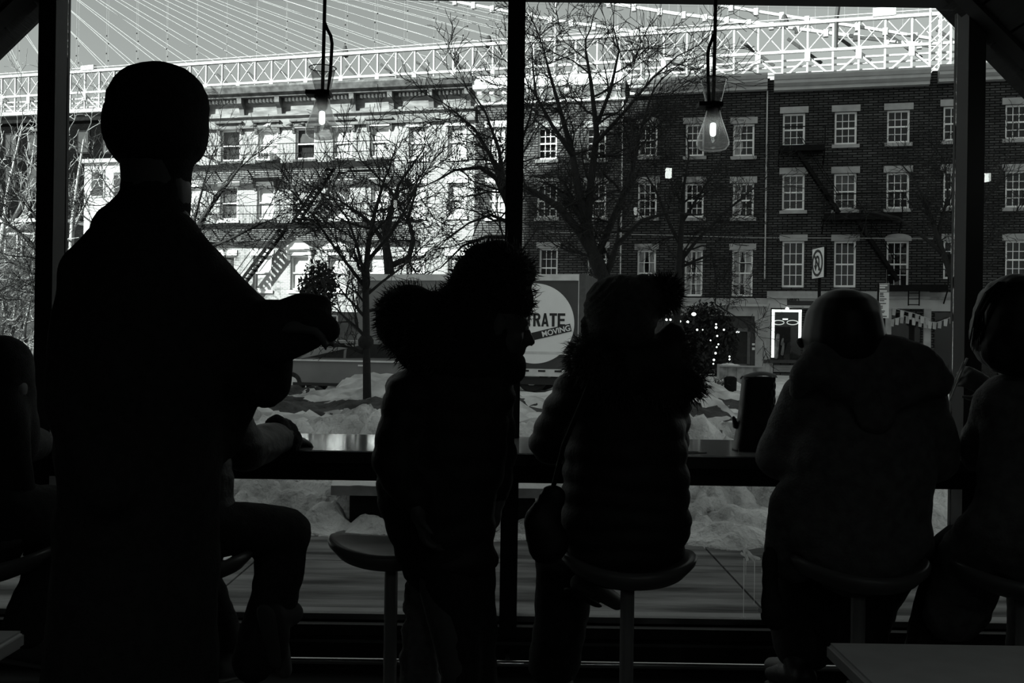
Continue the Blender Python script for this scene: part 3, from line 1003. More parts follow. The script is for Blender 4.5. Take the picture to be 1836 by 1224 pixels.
MB().bar((b[0], -0.8, b[1]), (b[0], -0.8, zl), 0.05, 0.05).build('ladder_rail', M_iron, FE2)
for t in (0.05, 0.35, 0.65, 0.95):
    z = zl + (a[1] - zl) * t
    MB().bar((a[0], -0.8, z), (b[0], -0.8, z), 0.04, 0.04).build('rung', M_iron, FE2)
# air conditioner in the second hooded window, pigeons on the hoods
q = B1.L(479, 281)
ac = thing('air_conditioner', 'white window air conditioner in the second hooded window', 'air conditioner', W(B1.s0 + q[0], YL - 0.1, q[1] - 0.27), -TH)
MB().box(-0.37, 0.37, -0.35, 0.20, 0, 0.5).build('casing', M_white, ac)
for i in range(4):
    MB().box(-0.28 + i * 0.15, -0.18 + i * 0.15, -0.37, -0.34, 0.1, 0.4).build('grille_slot', M_ink, ac)
for j, (px, py) in enumerate(((460, 226), (484, 225), (524, 222), (546, 222))):
    q = B1.L(px, py)
    p = thing('pigeon', ('dark pigeon perched on the window hood beside the pale pigeon', 'pale pigeon perched on the second window hood', 'dark pigeon perched on the third window hood, nearer the pale pigeon', 'dark pigeon perched on the third window hood, hidden behind the hanging lamp')[j], 'bird', W(B1.s0 + q[0], YL - 0.2, B1.L(px, 229.5 - (px - 460) * 0.03)[1]), -TH, 'pigeons on the window hoods')
    mb = MB().ell((0, 0, 0.10), (0.15, 0.08, 0.08), n=10, m=6).ell((0.13, 0, 0.20), (0.05, 0.05, 0.055), n=8, m=5).cap((-0.12, 0, 0.10), (-0.26, 0, 0.06), 0.04, 0.02, n=6, m=2)
    mb.cap((0.17, 0, 0.2), (0.21, 0, 0.19), 0.012, 0.006, n=5, m=2)
    mb.build('body', M_white if j == 1 else M_ironrail, p)
    MB().bar((0.02, 0.03, 0), (0.02, 0.03, 0.05), 0.015, 0.015).bar((0.02, -0.03, 0), (0.02, -0.03, 0.05), 0.015, 0.015).build('leg', M_ironrail, p)
# bunting strings across the shop
for j, pl in enumerate((((1596, 551), (1640, 562), (1668, 572)), ((1596, 574), (1622, 566), (1656, 575)), ((1656, 575), (1680, 578), (1712, 566)))):
    pts = [W(*((S(px, py, YL - 0.6)[0], YL - 0.6)), S(px, py, YL - 0.6)[1]) for px, py in pl]
    b = thing('bunting', 'string of small pale pennants ' + ('sloping from the shop lintel', 'strung level below the sloping string', 'strung across the window past the post')[j], 'bunting', pts[0], 0)
    loc = [p - pts[0] for p in pts]
    MB().tube(loc, 0.012, 4).build('string', M_gutter, b)
    for i in range(len(loc) - 1):
        n = 3
        for kk in range(n):
            p = loc[i].lerp(loc[i + 1], (kk + 0.5) / n)
            MB().prism([(p.x - 0.09, p.y, p.z), (p.x + 0.09, p.y, p.z), (p.x + 0.04, p.y - 0.03, p.z - 0.32), (p.x - 0.10, p.y - 0.03, p.z - 0.30)], (0, 0.01, 0)).build('pennant', M_gutter if kk % 2 else M_stone, b, fix=True)
# overhead wire across the shaded houses
a = W(S(985, 416, YL - 1)[0], YL - 1, S(985, 416, YL - 1)[1]); b_ = W(S(1720, 428, YL - 1)[0], YL - 1, S(1720, 428, YL - 1)[1])
tag(MB().tube([a, a.lerp(b_, 0.5) + V((0, 0, -0.1)), b_], 0.016, 4).build('overhead_wire', M_cable), 'thin pale wire running level across the shaded brick fronts', 'wire')

# ---- dark building and pale shed under the bridge at the other end of the row
def simple_block(name, label, pxa, pxb, pyt, yl, m, wm, wins, dep=8):
    s0 = S(pxa, 400, yl)[0]; s1 = S(pxb, 400, yl)[0]
    h = S((pxa + pxb) / 2, pyt, yl)[1]
    r = thing(name, label, 'building', W(s0, yl), -TH)
    w = s1 - s0
    MB().box(0, w, 0, dep, 0, h).build('wall', m, r)
    MB().box(-0.2, w + 0.2, -0.25, dep, h, h + 0.25).build('parapet', wm, r)
    for px, py in wins:
        a, z = S(px, py, yl)
        f = MB().box(a - s0 - 0.55, a - s0 + 0.55, -0.05, 0.05, z - 0.9, z + 0.9).build('window', wm, r)
        MB().box(a - s0 - 0.42, a - s0 + 0.42, -0.07, -0.05, z - 0.77, z + 0.77).build('pane', M_carglass, f)
    return r
M_shed = brick_mat('grey_render', 0.045, 0.03, 0.02, stain=0.6)
simple_block('warehouse', 'shade-dark brick warehouse standing under the bridge deck behind the bare trees', -260, 322, 222, 66, M_brickhouse, M_shadeframe, [(20, 260), (60, 260), (150, 255), (195, 255), (20, 320), (60, 320)], 10)
simple_block('pale_shed', 'pale sunlit low block below the dark warehouse', 150, 300, 291, 58, M_brickpale, M_stone, [(175, 330), (215, 330), (265, 330)])
simple_block('stucco_shed', 'grey low block with flat roof behind the bare trees in the far left bay', -200, 110, 400, 60, M_shed, M_stone, [(20, 440), (50, 440)])
# the tall block across the side street whose shadow falls over the cafe end of the street (stands outside the view)
TW = thing('apartment_tower', 'tall brick apartment tower beside the cafe, outside the view', 'building', (-41.0, 0, 0), 0)
MB().prism([(0, -60, 0), (0, 16.7, 0), (0, 16.7, 43.9), (0, 10.6, 53), (0, -6, 72), (0, -60, 84)], (-6, 0, 0)).build('wall', M_brickpaint, TW, fix=True)
for zf in range(10):
    for yf in range(8):
        MB().box(0.0, 0.06, -40 + yf * 7, -38.5 + yf * 7, 4 + zf * 3.4, 6 + zf * 3.4).build('window', M_carglass, TW)
# ================================================================== the suspension bridge
YB = 105 * math.cos(TB)
BR = thing('suspension_bridge', 'pale steel truss suspension bridge with stay cables passing above the rooftops', 'bridge', W(0, YB, 0, TB), -TB)
def bl(px, py):
    return S(px, py, YB, TB)
sA, sB = bl(-70, 400)[0], bl(2000, 400)[0]
def chord(p, q):
    (a, za), (b, zb) = bl(*p), bl(*q)
    return lambda s: za + (zb - za) * (s - a) / (b - a)
zt = chord((130, 130), (1670, 26))
zm = chord((130, 167.5), (1670, 79))
zl = chord((150, 199), (1500, 137))
def cbar(name, f, w, h, y=0.0, m=M_steel, dz=0.0):
    MB().bar((sA, y, f(sA) + dz), (sB, y, f(sB) + dz), w, h).build(name, m, BR)
cbar('top_chord', zt, 0.45, 0.30)
cbar('handrail', zt, 0.06, 0.06, -0.2, dz=0.42)
cbar('middle_chord', zm, 0.40, 0.24)
cbar('bottom_chord', zl, 0.55, 0.42)
for j in (0.28, 0.52, 0.76):
    MB().bar((sA, 0.4, zm(sA) + (zl(sA) - zm(sA)) * j), (sB, 0.4, zm(sB) + (zl(sB) - zm(sB)) * j), 0.2, 0.16).build('deck_stringer', M_steel, BR)
# deck and far truss
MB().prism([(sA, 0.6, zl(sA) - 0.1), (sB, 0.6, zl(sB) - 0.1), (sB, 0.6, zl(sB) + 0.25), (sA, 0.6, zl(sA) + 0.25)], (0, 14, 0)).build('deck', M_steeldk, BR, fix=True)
def rawbar(name, p, q, w, h, m=M_steel, up=(0, 1, 0)):
    return MB().bar(p, q, w, h, up=up).build(name, m, BR)
STEP = 2.3
n = int((sB - sA) / STEP)
for i in range(n + 1):
    s = sA + i * STEP
    rawbar('post', (s, 0, zl(s)), (s, 0, zt(s)), 0.17, 0.2)
    if i < n:
        s2 = s + STEP
        rawbar('brace', (s, -0.06, zm(s)), (s2, -0.06, zt(s2)), 0.075, 0.08)
        rawbar('brace', (s, 0.06, zt(s)), (s2, 0.06, zm(s2)), 0.075, 0.08)
        if i % 2 == 0:
            rawbar('far_brace', (s, 5.0, zt(s) + 0.1), (s2 + 1.0, 5.0, zm(s2) + 0.1), 0.30, 0.2, M_steeldk)  # shade of the far truss put into this dark steel
            rawbar('knee_brace', (s, 0.1, zl(s)), (s2, 0.1, zm(s2) - 0.5), 0.16, 0.12)
            rawbar('knee_brace', (s2 + STEP, 0.1, zl(s2 + STEP)), (s2, 0.1, zm(s2) - 0.5), 0.16, 0.12)
        else:
            rawbar('hanger_bracket', (s, -0.1, zm(s)), (s, -0.1, zm(s) - 1.0), 0.5, 0.14)
# stays fanning from the tower top, suspenders and main cables
apex = bl(-154, -218)
for j, px in enumerate(range(-40, 1120, 26)):
    s = bl(px, 400)[0]
    off = 0.0 if j % 2 else 3.0
    MB().tube([(apex[0], off, apex[1]), (s, off, zt(s))], 0.026, 4).build('stay_cable', M_cable, BR)
for j, px in enumerate(range(-60, 1650, 27)):
    s = bl(px, 400)[0]
    off = 0.3 if j % 2 else 3.2
    MB().tube([(s, off, zt(s)), (s, off, zt(s) + (14 if px < 1000 else 4.5))], 0.014, 4).build('suspender_cable', M_cable, BR)
    if px < 1100:
        for kk in (2.2, 4.4):
            MB().ell((s, off, zt(s) + kk), (0.10, 0.10, 0.10), n=6, m=4).build('cable_clamp', M_steeldk, BR)
def main_cable(pts, y, r):
    q = [bl(*p) for p in pts]
    MB().tube([(a, y, z) for a, z in q], r, 6).build('main_cable', M_steel, BR)
    for i in range(len(q) - 1):
        L = abs(q[i + 1][0] - q[i][0])
        m = max(1, int(L / 2.1))
        for kk in range(m):
            t = (kk + 0.5) / m
            a = q[i][0] + (q[i + 1][0] - q[i][0]) * t
            z = q[i][1] + (q[i + 1][1] - q[i][1]) * t
            MB().box(a - 0.22, a + 0.22, y - 0.25, y + 0.25, z - 0.42, z + 0.26).build('cable_band', M_steel, BR)
main_cable([(760, -12), (860, 7), (1000, 33), (1165, 56)], 1.0, 0.17)
main_cable([(1060, -9), (1200, 13), (1400, 37), (1560, 58), (1680, 72)], 2.0, 0.19)
main_cable([(1280, -8), (1420, 14), (1560, 34), (1670, 52)], 3.0, 0.17)
s = bl(993, 400)[0]
MB().tube([(s, -0.4, zl(s)), (s, -0.4, zt(s) + 8)], 0.10, 6).build('light_pole', M_steel, BR)
for px, h in ((1157, 0.55), (1580, 0.9), (155, 0.7)):
    s = bl(px, 400)[0]
    MB().box(s - 1.0, s + 1.0, -0.3, 0.3, zt(s) + 0.1, zt(s) + h).build('equipment_box', M_steel, BR)
s = bl(1494, 400)[0]
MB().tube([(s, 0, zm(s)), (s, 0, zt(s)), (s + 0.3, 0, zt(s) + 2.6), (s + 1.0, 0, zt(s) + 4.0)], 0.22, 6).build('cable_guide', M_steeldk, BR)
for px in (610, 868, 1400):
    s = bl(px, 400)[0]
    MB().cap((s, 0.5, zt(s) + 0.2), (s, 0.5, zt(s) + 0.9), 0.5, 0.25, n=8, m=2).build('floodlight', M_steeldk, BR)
# lattice tower post at the right end
for px in (1672, 1690):
    s = bl(px, 400)[0]
    for dx in (-0.45, 0.45):
        MB().box(s + dx - 0.09, s + dx + 0.09, -0.3, 0.1, zl(s), zt(s) + 0.6).build('lattice_post', M_steel, BR)
    for i in range(6):
        za = zl(s) + (zt(s) - zl(s)) * i / 6; zb2 = zl(s) + (zt(s) - zl(s)) * (i + 1) / 6
        rawbar('lacing', (s - 0.45, -0.3, za), (s + 0.45, -0.3, zb2), 0.08, 0.06)

# ================================================================== trees
def tree(name, label, limbs, Y, seed, levels=3, m=None, twig=1.0, spread=0.8, minr=0.007, dens=1.0, group=None, up=0.25, ydepth=0.6, rs=1.0):
    rnd = random.Random(seed)
    m = m or M_bark
    mb = MB()
    tw = MB()
    px_m = Y / F
    base = P(*limbs[0][0][:2], Y)
    def grow(p, d, L, r, lev):
        n = 5 if lev < 2 else 4
        pts, rads = [p], [r]
        seg = L / n
        cur = p
        kids = []
        for i in range(n):
            d = (d + V((rnd.gauss(0, .22), rnd.gauss(0, .22) * ydepth, rnd.gauss(0, .18) + up * 0.12))).normalized()
            cur = cur + d * seg
            t = (i + 1) / n
            pts.append(cur)
            rads.append(max(minr, r * (1 - 0.75 * t)))
            kids.append((cur, d.copy(), t))
        (mb if lev == 0 else tw).tube(pts, rads, 4 if lev < 2 else 3, False)
        if lev < levels:
            for c, dd, t in kids:
                for q in range(2 if rnd.random() < 0.55 * dens else 1):
                    if rnd.random() > 0.92 * dens:
                        continue
                    ax = V((rnd.gauss(0, 1), rnd.gauss(0, 1) * ydepth, rnd.gauss(0, 1))).normalized()
                    nd = (dd + ax * spread).normalized()
                    grow(c, nd, L * rnd.uniform(0.42, 0.68), max(minr, r * (1 - 0.7 * t) * 0.62), lev + 1)
    for li, limb in enumerate(limbs):
        pts, rads = [], []
        oy = rnd.uniform(-0.9, 0.9) if li else 0.0
        nl = len(limb)
        for i, (px, py, pr) in enumerate(limb):
            f = i / max(1, nl - 1)
            pts.append(P(px, py, Y + oy * f * (1 if li else 0)))
            rads.append(pr * px_m * rs)
        mb.tube(pts, rads, 7 if li == 0 else 6, True)
        tot = sum((pts[i + 1] - pts[i]).length for i in range(nl - 1))
        for i in range(nl - 1):
            d = (pts[i + 1] - pts[i])
            L = d.length
            if li == 0 and i == 0 and nl > 2:
                continue
            k = max(1, int(round(L / (0.55 * twig) * dens)))
            for q in range(k):
                t = (q + rnd.random()) / k
                c = pts[i].lerp(pts[i + 1], t)
                r = rads[i] * (1 - t) + rads[i + 1] * t
                ax = V((rnd.gauss(0, 1), rnd.gauss(0, 1) * ydepth, rnd.gauss(0.15, 0.8))).normalized()
                nd = (d.normalized() * 0.6 + ax * spread).normalized()
                grow(c, nd, rnd.uniform(1.0, 2.1) * twig, max(minr, min(r * 0.55, 0.045)), 1)
        grow(pts[-1], (pts[-1] - pts[-2]).normalized(), 1.6 * twig, max(minr, rads[-1] * 0.9), 1)
    root = thing(name, label, 'tree', base, 0, group)
    mb.build('trunk', m, root, smooth=True, off=base)
    tg = tw.build('twigs', m, root, off=base)
    tg['kind'] = 'stuff'
    return root
tree('bare_tree', 'slim young bare tree with a wire collar on its trunk at the near curb', [
    [(658, 722, 8), (657, 640, 7), (656, 560, 6.5), (655, 500, 6), (660, 440, 5), (672, 380, 3.5), (690, 320, 2)],
    [(655, 515, 4), (620, 470, 3), (590, 430, 2.5), (560, 385, 1.5)],
    [(655, 500, 4), (640, 440, 3), (625, 395, 2), (600, 360, 1.2)],
    [(657, 470, 4), (700, 420, 3.2), (730, 370, 2), (750, 330, 1.2)],
    [(656, 530, 3), (685, 505, 2.4), (720, 480, 1.6), (750, 450, 1)],
    [(655, 545, 2.4), (640, 525, 1.8), (622, 512, 1.2)]], 20.0, 3, levels=3, twig=0.62, minr=0.006, spread=0.75)
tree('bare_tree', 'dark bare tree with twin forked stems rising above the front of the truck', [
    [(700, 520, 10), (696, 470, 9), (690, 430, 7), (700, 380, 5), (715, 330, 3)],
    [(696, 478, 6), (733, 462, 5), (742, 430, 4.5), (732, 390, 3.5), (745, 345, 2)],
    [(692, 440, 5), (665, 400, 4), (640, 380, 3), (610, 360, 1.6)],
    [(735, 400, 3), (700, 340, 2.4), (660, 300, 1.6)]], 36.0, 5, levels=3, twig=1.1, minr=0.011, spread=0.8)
tree('bare_tree', 'bare tree behind the middle window post spreading its boughs over the pale cornice', [
    [(925, 640, 14), (922, 470, 11), (916, 380, 9), (905, 340, 7)],
    [(912, 370, 6), (890, 320, 5), (860, 300, 4), (815, 305, 2.5), (780, 325, 1.5)],
    [(908, 345, 5), (880, 280, 4), (850, 230, 2.6), (820, 205, 1.5)],
    [(905, 340, 5), (895, 270, 3.5), (870, 200, 2), (850, 170, 1.2)],
    [(916, 400, 4), (880, 385, 3), (840, 400, 2), (800, 430, 1.2)],
    [(914, 425, 4), (870, 425, 3), (830, 440, 2), (790, 480, 1.2)],
    [(905, 340, 4), (930, 270, 3), (950, 210, 2), (960, 160, 1.2)]], 39.0, 8, levels=3, twig=1.25, minr=0.012)
tree('bare_tree', 'tallest bare tree forking wide before the half-lit house with its top against the bridge', [
    [(1092, 640, 19), (1090, 560, 18), (1078, 490, 15), (1058, 440, 12), (1050, 400, 10)],
    [(1070, 470, 9), (1035, 410, 8), (1000, 370, 7), (960, 345, 5), (940, 335, 3)],
    [(1050, 400, 8), (1035, 330, 7.5), (1025, 270, 6), (1005, 200, 4), (985, 130, 2.5), (975, 90, 1.3)],
    [(1052, 400, 9), (1060, 320, 7), (1070, 240, 5.5), (1060, 150, 3.5), (1050, 90, 2)],
    [(1070, 460, 7), (1100, 390, 6), (1130, 320, 5), (1145, 250, 3.5), (1165, 180, 2.2)],
    [(1085, 500, 6), (1105, 440, 5), (1150, 395, 3.6), (1200, 380, 2.2), (1250, 385, 1.3)],
    [(1028, 280, 5), (990, 225, 3.5), (960, 170, 2.4), (955, 110, 1.3)],
    [(1068, 230, 4), (1095, 160, 3), (1110, 90, 1.8), (1100, 50, 1)],
    [(1065, 260, 4), (1120, 200, 3), (1170, 140, 2), (1215, 100, 1.2)]], 36.0, 12, levels=3, twig=1.3, minr=0.011, dens=1.0)
tree('bare_tree', 'thin bare tree with drooping twigs before the shaded house and its dark shop door', [
    [(1213, 640, 7), (1213, 580, 7), (1214, 520, 6.5), (1218, 460, 6), (1222, 400, 5), (1225, 340, 3), (1235, 280, 1.6)],
    [(1218, 470, 4), (1250, 430, 3), (1300, 380, 2.2), (1360, 330, 1.2)],
    [(1220, 440, 4), (1195, 390, 3), (1175, 340, 2), (1150, 300, 1.2)],
    [(1222, 400, 3), (1260, 340, 2.2), (1290, 290, 1.2)],
    [(1218, 480, 3), (1275, 455, 2.2), (1285, 500, 1.8), (1282, 545, 1.5), (1320, 568, 1)]], 38.0, 21, levels=3, twig=0.95, minr=0.009, dens=0.9)
tree('bare_tree', 'thin dark bare tree hiding the fire escape of the shop house', [
    [(1716, 640, 6), (1715, 520, 6), (1690, 450, 5), (1672, 400, 4)],
    [(1690, 455, 4), (1650, 420, 3), (1610, 390, 2), (1560, 380, 1.2)],
    [(1676, 405, 3.5), (1655, 350, 2.5), (1630, 310, 1.5)],
    [(1680, 420, 3), (1700, 350, 2), (1695, 300, 1.2)],
    [(1700, 470, 3), (1740, 400, 2.5), (1780, 340, 2), (1800, 300, 1.2)],
    [(1706, 490, 3), (1770, 440, 2.4), (1815, 390, 1.6)]], 40.0, 31, levels=3, twig=1.0, minr=0.009, dens=0.95)
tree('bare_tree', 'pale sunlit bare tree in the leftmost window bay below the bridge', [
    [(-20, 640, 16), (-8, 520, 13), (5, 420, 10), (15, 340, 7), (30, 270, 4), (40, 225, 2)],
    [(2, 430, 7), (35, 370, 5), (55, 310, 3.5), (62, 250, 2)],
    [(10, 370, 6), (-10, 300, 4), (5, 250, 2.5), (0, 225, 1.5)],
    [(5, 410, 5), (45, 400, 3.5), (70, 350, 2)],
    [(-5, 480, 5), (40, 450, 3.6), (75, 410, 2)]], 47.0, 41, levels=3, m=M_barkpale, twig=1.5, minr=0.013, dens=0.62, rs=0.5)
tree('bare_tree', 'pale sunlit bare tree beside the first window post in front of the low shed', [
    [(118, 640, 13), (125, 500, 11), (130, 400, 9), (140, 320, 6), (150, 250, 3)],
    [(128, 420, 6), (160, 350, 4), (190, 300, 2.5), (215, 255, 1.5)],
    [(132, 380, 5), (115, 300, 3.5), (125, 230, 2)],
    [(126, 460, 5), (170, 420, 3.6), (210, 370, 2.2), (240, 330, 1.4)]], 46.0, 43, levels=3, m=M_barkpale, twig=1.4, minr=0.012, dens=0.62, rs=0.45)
tree('bare_tree', 'dark bare tree with fine twigs before the pale shed and the first balconies', [
    [(300, 660, 9), (305, 540, 8), (320, 470, 6.5), (345, 420, 5), (385, 360, 3.4), (430, 300, 1.6)],
    [(318, 480, 5), (360, 450, 3.6), (410, 430, 2.5), (470, 400, 1.3)],
    [(310, 520, 5), (270, 440, 4), (230, 380, 2.6), (190, 330, 1.4)],
    [(300, 560, 4), (240, 470, 3.4), (180, 410, 2.4), (140, 380, 1.4)],
    [(330, 450, 4), (350, 390, 3), (365, 330, 2), (380, 280, 1.2)]], 42.0, 47, levels=3, twig=1.15, minr=0.011)
tree('bare_tree', 'low dark bare tree crossing the lower left bay with slanting boughs', [
    [(140, 700, 9), (125, 560, 7), (90, 480, 5), (50, 430, 3.6), (0, 390, 2)],
    [(100, 500, 4), (60, 490, 3), (20, 470, 2), (-30, 430, 1.2)],
    [(115, 530, 4), (60, 540, 3), (10, 530, 1.6)],
    [(85, 470, 4), (70, 400, 2.6), (40, 350, 1.4)]], 40.0, 53, levels=3, twig=1.0, minr=0.012)
tree('bare_shrub', 'low tangle of pale scrub twigs at the foot of the leftmost window bay', [
    [(-10, 640, 4), (5, 590, 3), (15, 530, 2)], [(15, 640, 4), (25, 580, 3), (30, 520, 2)], [(40, 640, 4), (45, 585, 3), (58, 520, 2)],
    [(60, 640, 4), (66, 590, 3), (75, 540, 2)], [(-30, 640, 4), (-25, 580, 3), (-15, 510, 2)], [(28, 640, 3), (10, 560, 2.4), (-5, 500, 1.6)], [(52, 640, 3), (36, 560, 2.4), (40, 490, 1.6)]],
    44.0, 61, levels=3, m=mat('scrub_bark', 0.16, 0.08), twig=1.0, minr=0.012)
# wire collar on the young tree
p = P(656, 613, 20)
tag(MB().lathe([(0.10, -0.12), (0.155, -0.06), (0.16, 0.04), (0.10, 0.13)], p, 14).build('trunk_collar', M_bark, smooth=True), 'dark round collar strapped round the slim young tree trunk', 'collar')
# leafy shrub, lit bush
def shrub(name, label, c, rx, ry, rz, nleaf, m, seed, cat='shrub', leaf=0.09):
    rnd = random.Random(seed)
    root = thing(name, label, cat, (c.x, c.y, 0))
    lf = MB()
    st = MB()
    cz = c.z
    for i in range(26):
        a = rnd.uniform(0, 2 * PI)
        e = V((rx * 0.8 * math.cos(a) * rnd.random(), ry * 0.8 * math.sin(a), cz + rz * rnd.uniform(-0.4, 0.9)))
        st.tube([(0, 0, 0), (e.x * 0.3, e.y * 0.3, e.z * 0.5), tuple(e)], [0.03, 0.02, 0.008], 4)
    for i in range(nleaf):
        d = V((rnd.gauss(0, 1), rnd.gauss(0, 1), rnd.gauss(0, 1))).normalized() * (rnd.random() ** 0.4)
        q = V((d.x * rx, d.y * ry, cz + d.z * rz))
        a = V((rnd.gauss(0, 1), rnd.gauss(0, 1), rnd.gauss(0, 1))).normalized()
        b = a.cross(V((0.2, 0.3, 1))).normalized()
        b0 = len(lf.v)
        L = leaf * rnd.uniform(0.6, 1.4)
        lf.v += [tuple(q), tuple(q + a * L * 0.5 + b * L * 0.25), tuple(q + a * L), tuple(q + a * L * 0.5 - b * L * 0.25)]
        lf.f.append((b0, b0 + 1, b0 + 2, b0 + 3))
    st.build('stems', M_bark, root)
    o = lf.build('foliage', m, root)
    o['kind'] = 'stuff'
    return root
shrub('evergreen_shrub', 'dark leafy evergreen shrub beside the truck cab', P(572, 515, 36), 0.75, 0.6, 1.0, 1400, M_evergreen, 3, leaf=0.2)
shrub('lit_bush', 'dark conifer bush with tiny fairy lights beside the shop door', P(1262, 612, 44), 1.5, 1.0, 1.75, 5200, M_evergreen, 5, leaf=0.22)
rnd = random.Random(11)
fl = thing('fairy_lights', 'string of tiny white fairy lights on the conifer bush', 'lights', P(1262, 600, 42.6))
for px, py, r in ((1175, 577, 2.2), (1195, 573, 2.6), (1202, 573, 2.6), (1219, 576, 2.8), (1233, 577, 3.0), (1250, 591, 2.4), (1260, 591, 1.5), (1284, 581, 2), (1284, 587, 2.8), (1298, 591, 2.2), (1286, 602, 2.2), (1274, 610, 1.6), (1288, 617, 1.8), (1285, 622, 1.8), (1283, 633, 2.6), (1308, 639, 1.9), (1308, 644, 1.9), (1280, 645, 2.6), (1279, 652, 1.7)):
    q = P(px, py, 42.6) - fl.location
    MB().ell(q, (PR(r, 42.6) * 0.8,) * 3, n=6, m=4).build('bulb', M_fairy, fl)
q = P(1244, 563, 42.6) - fl.location
MB().ell(q, (0.10, 0.10, 0.075), n=10, m=6).build('globe_bulb', M_fairy, fl)
wp = [P(x, y, 42.65) - fl.location for x, y in ((1175, 577), (1202, 573), (1219, 576), (1233, 577), (1244, 563), (1250, 591), (1284, 581), (1298, 591), (1286, 602), (1274, 610), (1288, 617), (1283, 633), (1308, 641), (1280, 645), (1279, 652))]
wp.append(V((wp[-1].x, wp[-1].y, -fl.location.z)))
MB().tube(wp, 0.012, 4).build('wire', M_iron, fl)
def tuft(px, py, Y, seed, label):
    rnd = random.Random(seed)
    c = P(px, py, Y)
    r = thing('grass_tuft', label, 'grass', (c.x, c.y, max(0, c.z)))
    mb = MB()
    for i in range(70):
        a = rnd.uniform(0, 2 * PI); L = rnd.uniform(0.3, 0.65)
        d = V((math.cos(a) * rnd.random() * 0.6, math.sin(a) * 0.5, 1)).normalized()
        b = V((rnd.gauss(0, .12), rnd.gauss(0, .12), -0.05))
        mb.tube([b, b + d * L * 0.6, b + d * L + V((d.x * 0.15, d.y * 0.15, -0.12))], [0.010, 0.008, 0.003], 3, False)
    o = mb.build('blades', M_evergreen, r); o['kind'] = 'stuff'
tuft(1262, 716, 25.2, 1, 'dark grass tuft poking from the snow beside the fur hood')
tuft(1288, 704, 25.6, 2, 'thin grass tuft in the snow beside the planter box')

# ================================================================== vehicles
def frame_at(px, py, yl):
    a, z = S(px, py, yl)
    return a
YT = 29.2
tk0 = S(640, 600, YT)[0]; tk1 = S(1047, 600, YT)[0]
TK = thing('box_truck', 'box truck with a white round moving company logo parked across the street', 'truck', W(tk0, YT), -TH)
TL = tk1 - tk0
def tz(px, py): return S(px, py, YT)[1]
def tx(px, py=600): return S(px, py, YT)[0] - tk0
ztop, zbot = tz(850, 487), tz(900, 652)
MB().box(0, TL, 0, 2.4, zbot, ztop - 0.12).build('cargo_box', M_truckpanel, TK)
MB().box(0.0, tx(700), -0.012, 0.0, zbot + 0.02, ztop - 0.14).build('pale_side_panel', M_truckside, TK)
MB().box(tx(700) + 0.005, tx(880), -0.012, 0.0, zbot + 0.02, ztop - 0.14).build('pale_side_panel', M_truckside, TK)
MB().box(0.02, TL - 0.16, -0.06, 2.46, ztop - 0.14, ztop + 0.05).build('roof_rail', M_truckmetal, TK)
MB().box(TL - 0.16, TL + 0.03, -0.03, 2.43, zbot - 0.05, ztop + 0.06).build('rear_frame', mat('truck_frame_grey', 0.09, 0.07), TK)
MB().box(TL - 0.18, TL - 0.16, -0.04, 0, zbot, ztop).build('edge_trim', M_truckmetal, TK)
MB().box(0, TL, -0.05, 0.0, zbot - 0.22, zbot).build('lower_rail', M_truckmetal, TK)
for i in range(13):
    MB().box(0.3 + i * 0.5, 0.52 + i * 0.5, -0.06, -0.045, zbot - 0.09, zbot - 0.03).build('rail_slot', M_ink, TK)
MB().box(0.0, TL - 0.2, -0.03, 0.0, tz(960, 627), tz(960, 622)).build('rub_rail', M_truckmetal, TK)
MB().box(0.2, TL - 0.2, 0.5, 1.9, 0.55, zbot - 0.2).build('chassis', M_ink, TK)
MB().box(0.6, TL - 0.6, 0.05, 0.12, 0.25, zbot - 0.25).build('side_skirt', M_ink, TK)
cxl, czl = tx(959, 572), tz(959, 572)
rl = tx(1030, 572) - cxl
zlow = zbot + 0.03
pts = []
for i in range(65):
    t = 2 * PI * i / 64
    pts.append((cxl + rl * math.cos(t), -0.014, max(zlow - 0.2, czl + rl * math.sin(t))))
MB().prism(pts[:-1], (0, -0.012, 0)).build('logo_disc', M_truckwhite, TK, fix=True)
xT, xE = tx(942, 566), tx(1015, 566)
hh = tz(980, 553.5) - tz(980, 577.5)
zb0 = tz(980, 577.5)
lw_ = (xE - xT) / 5.0
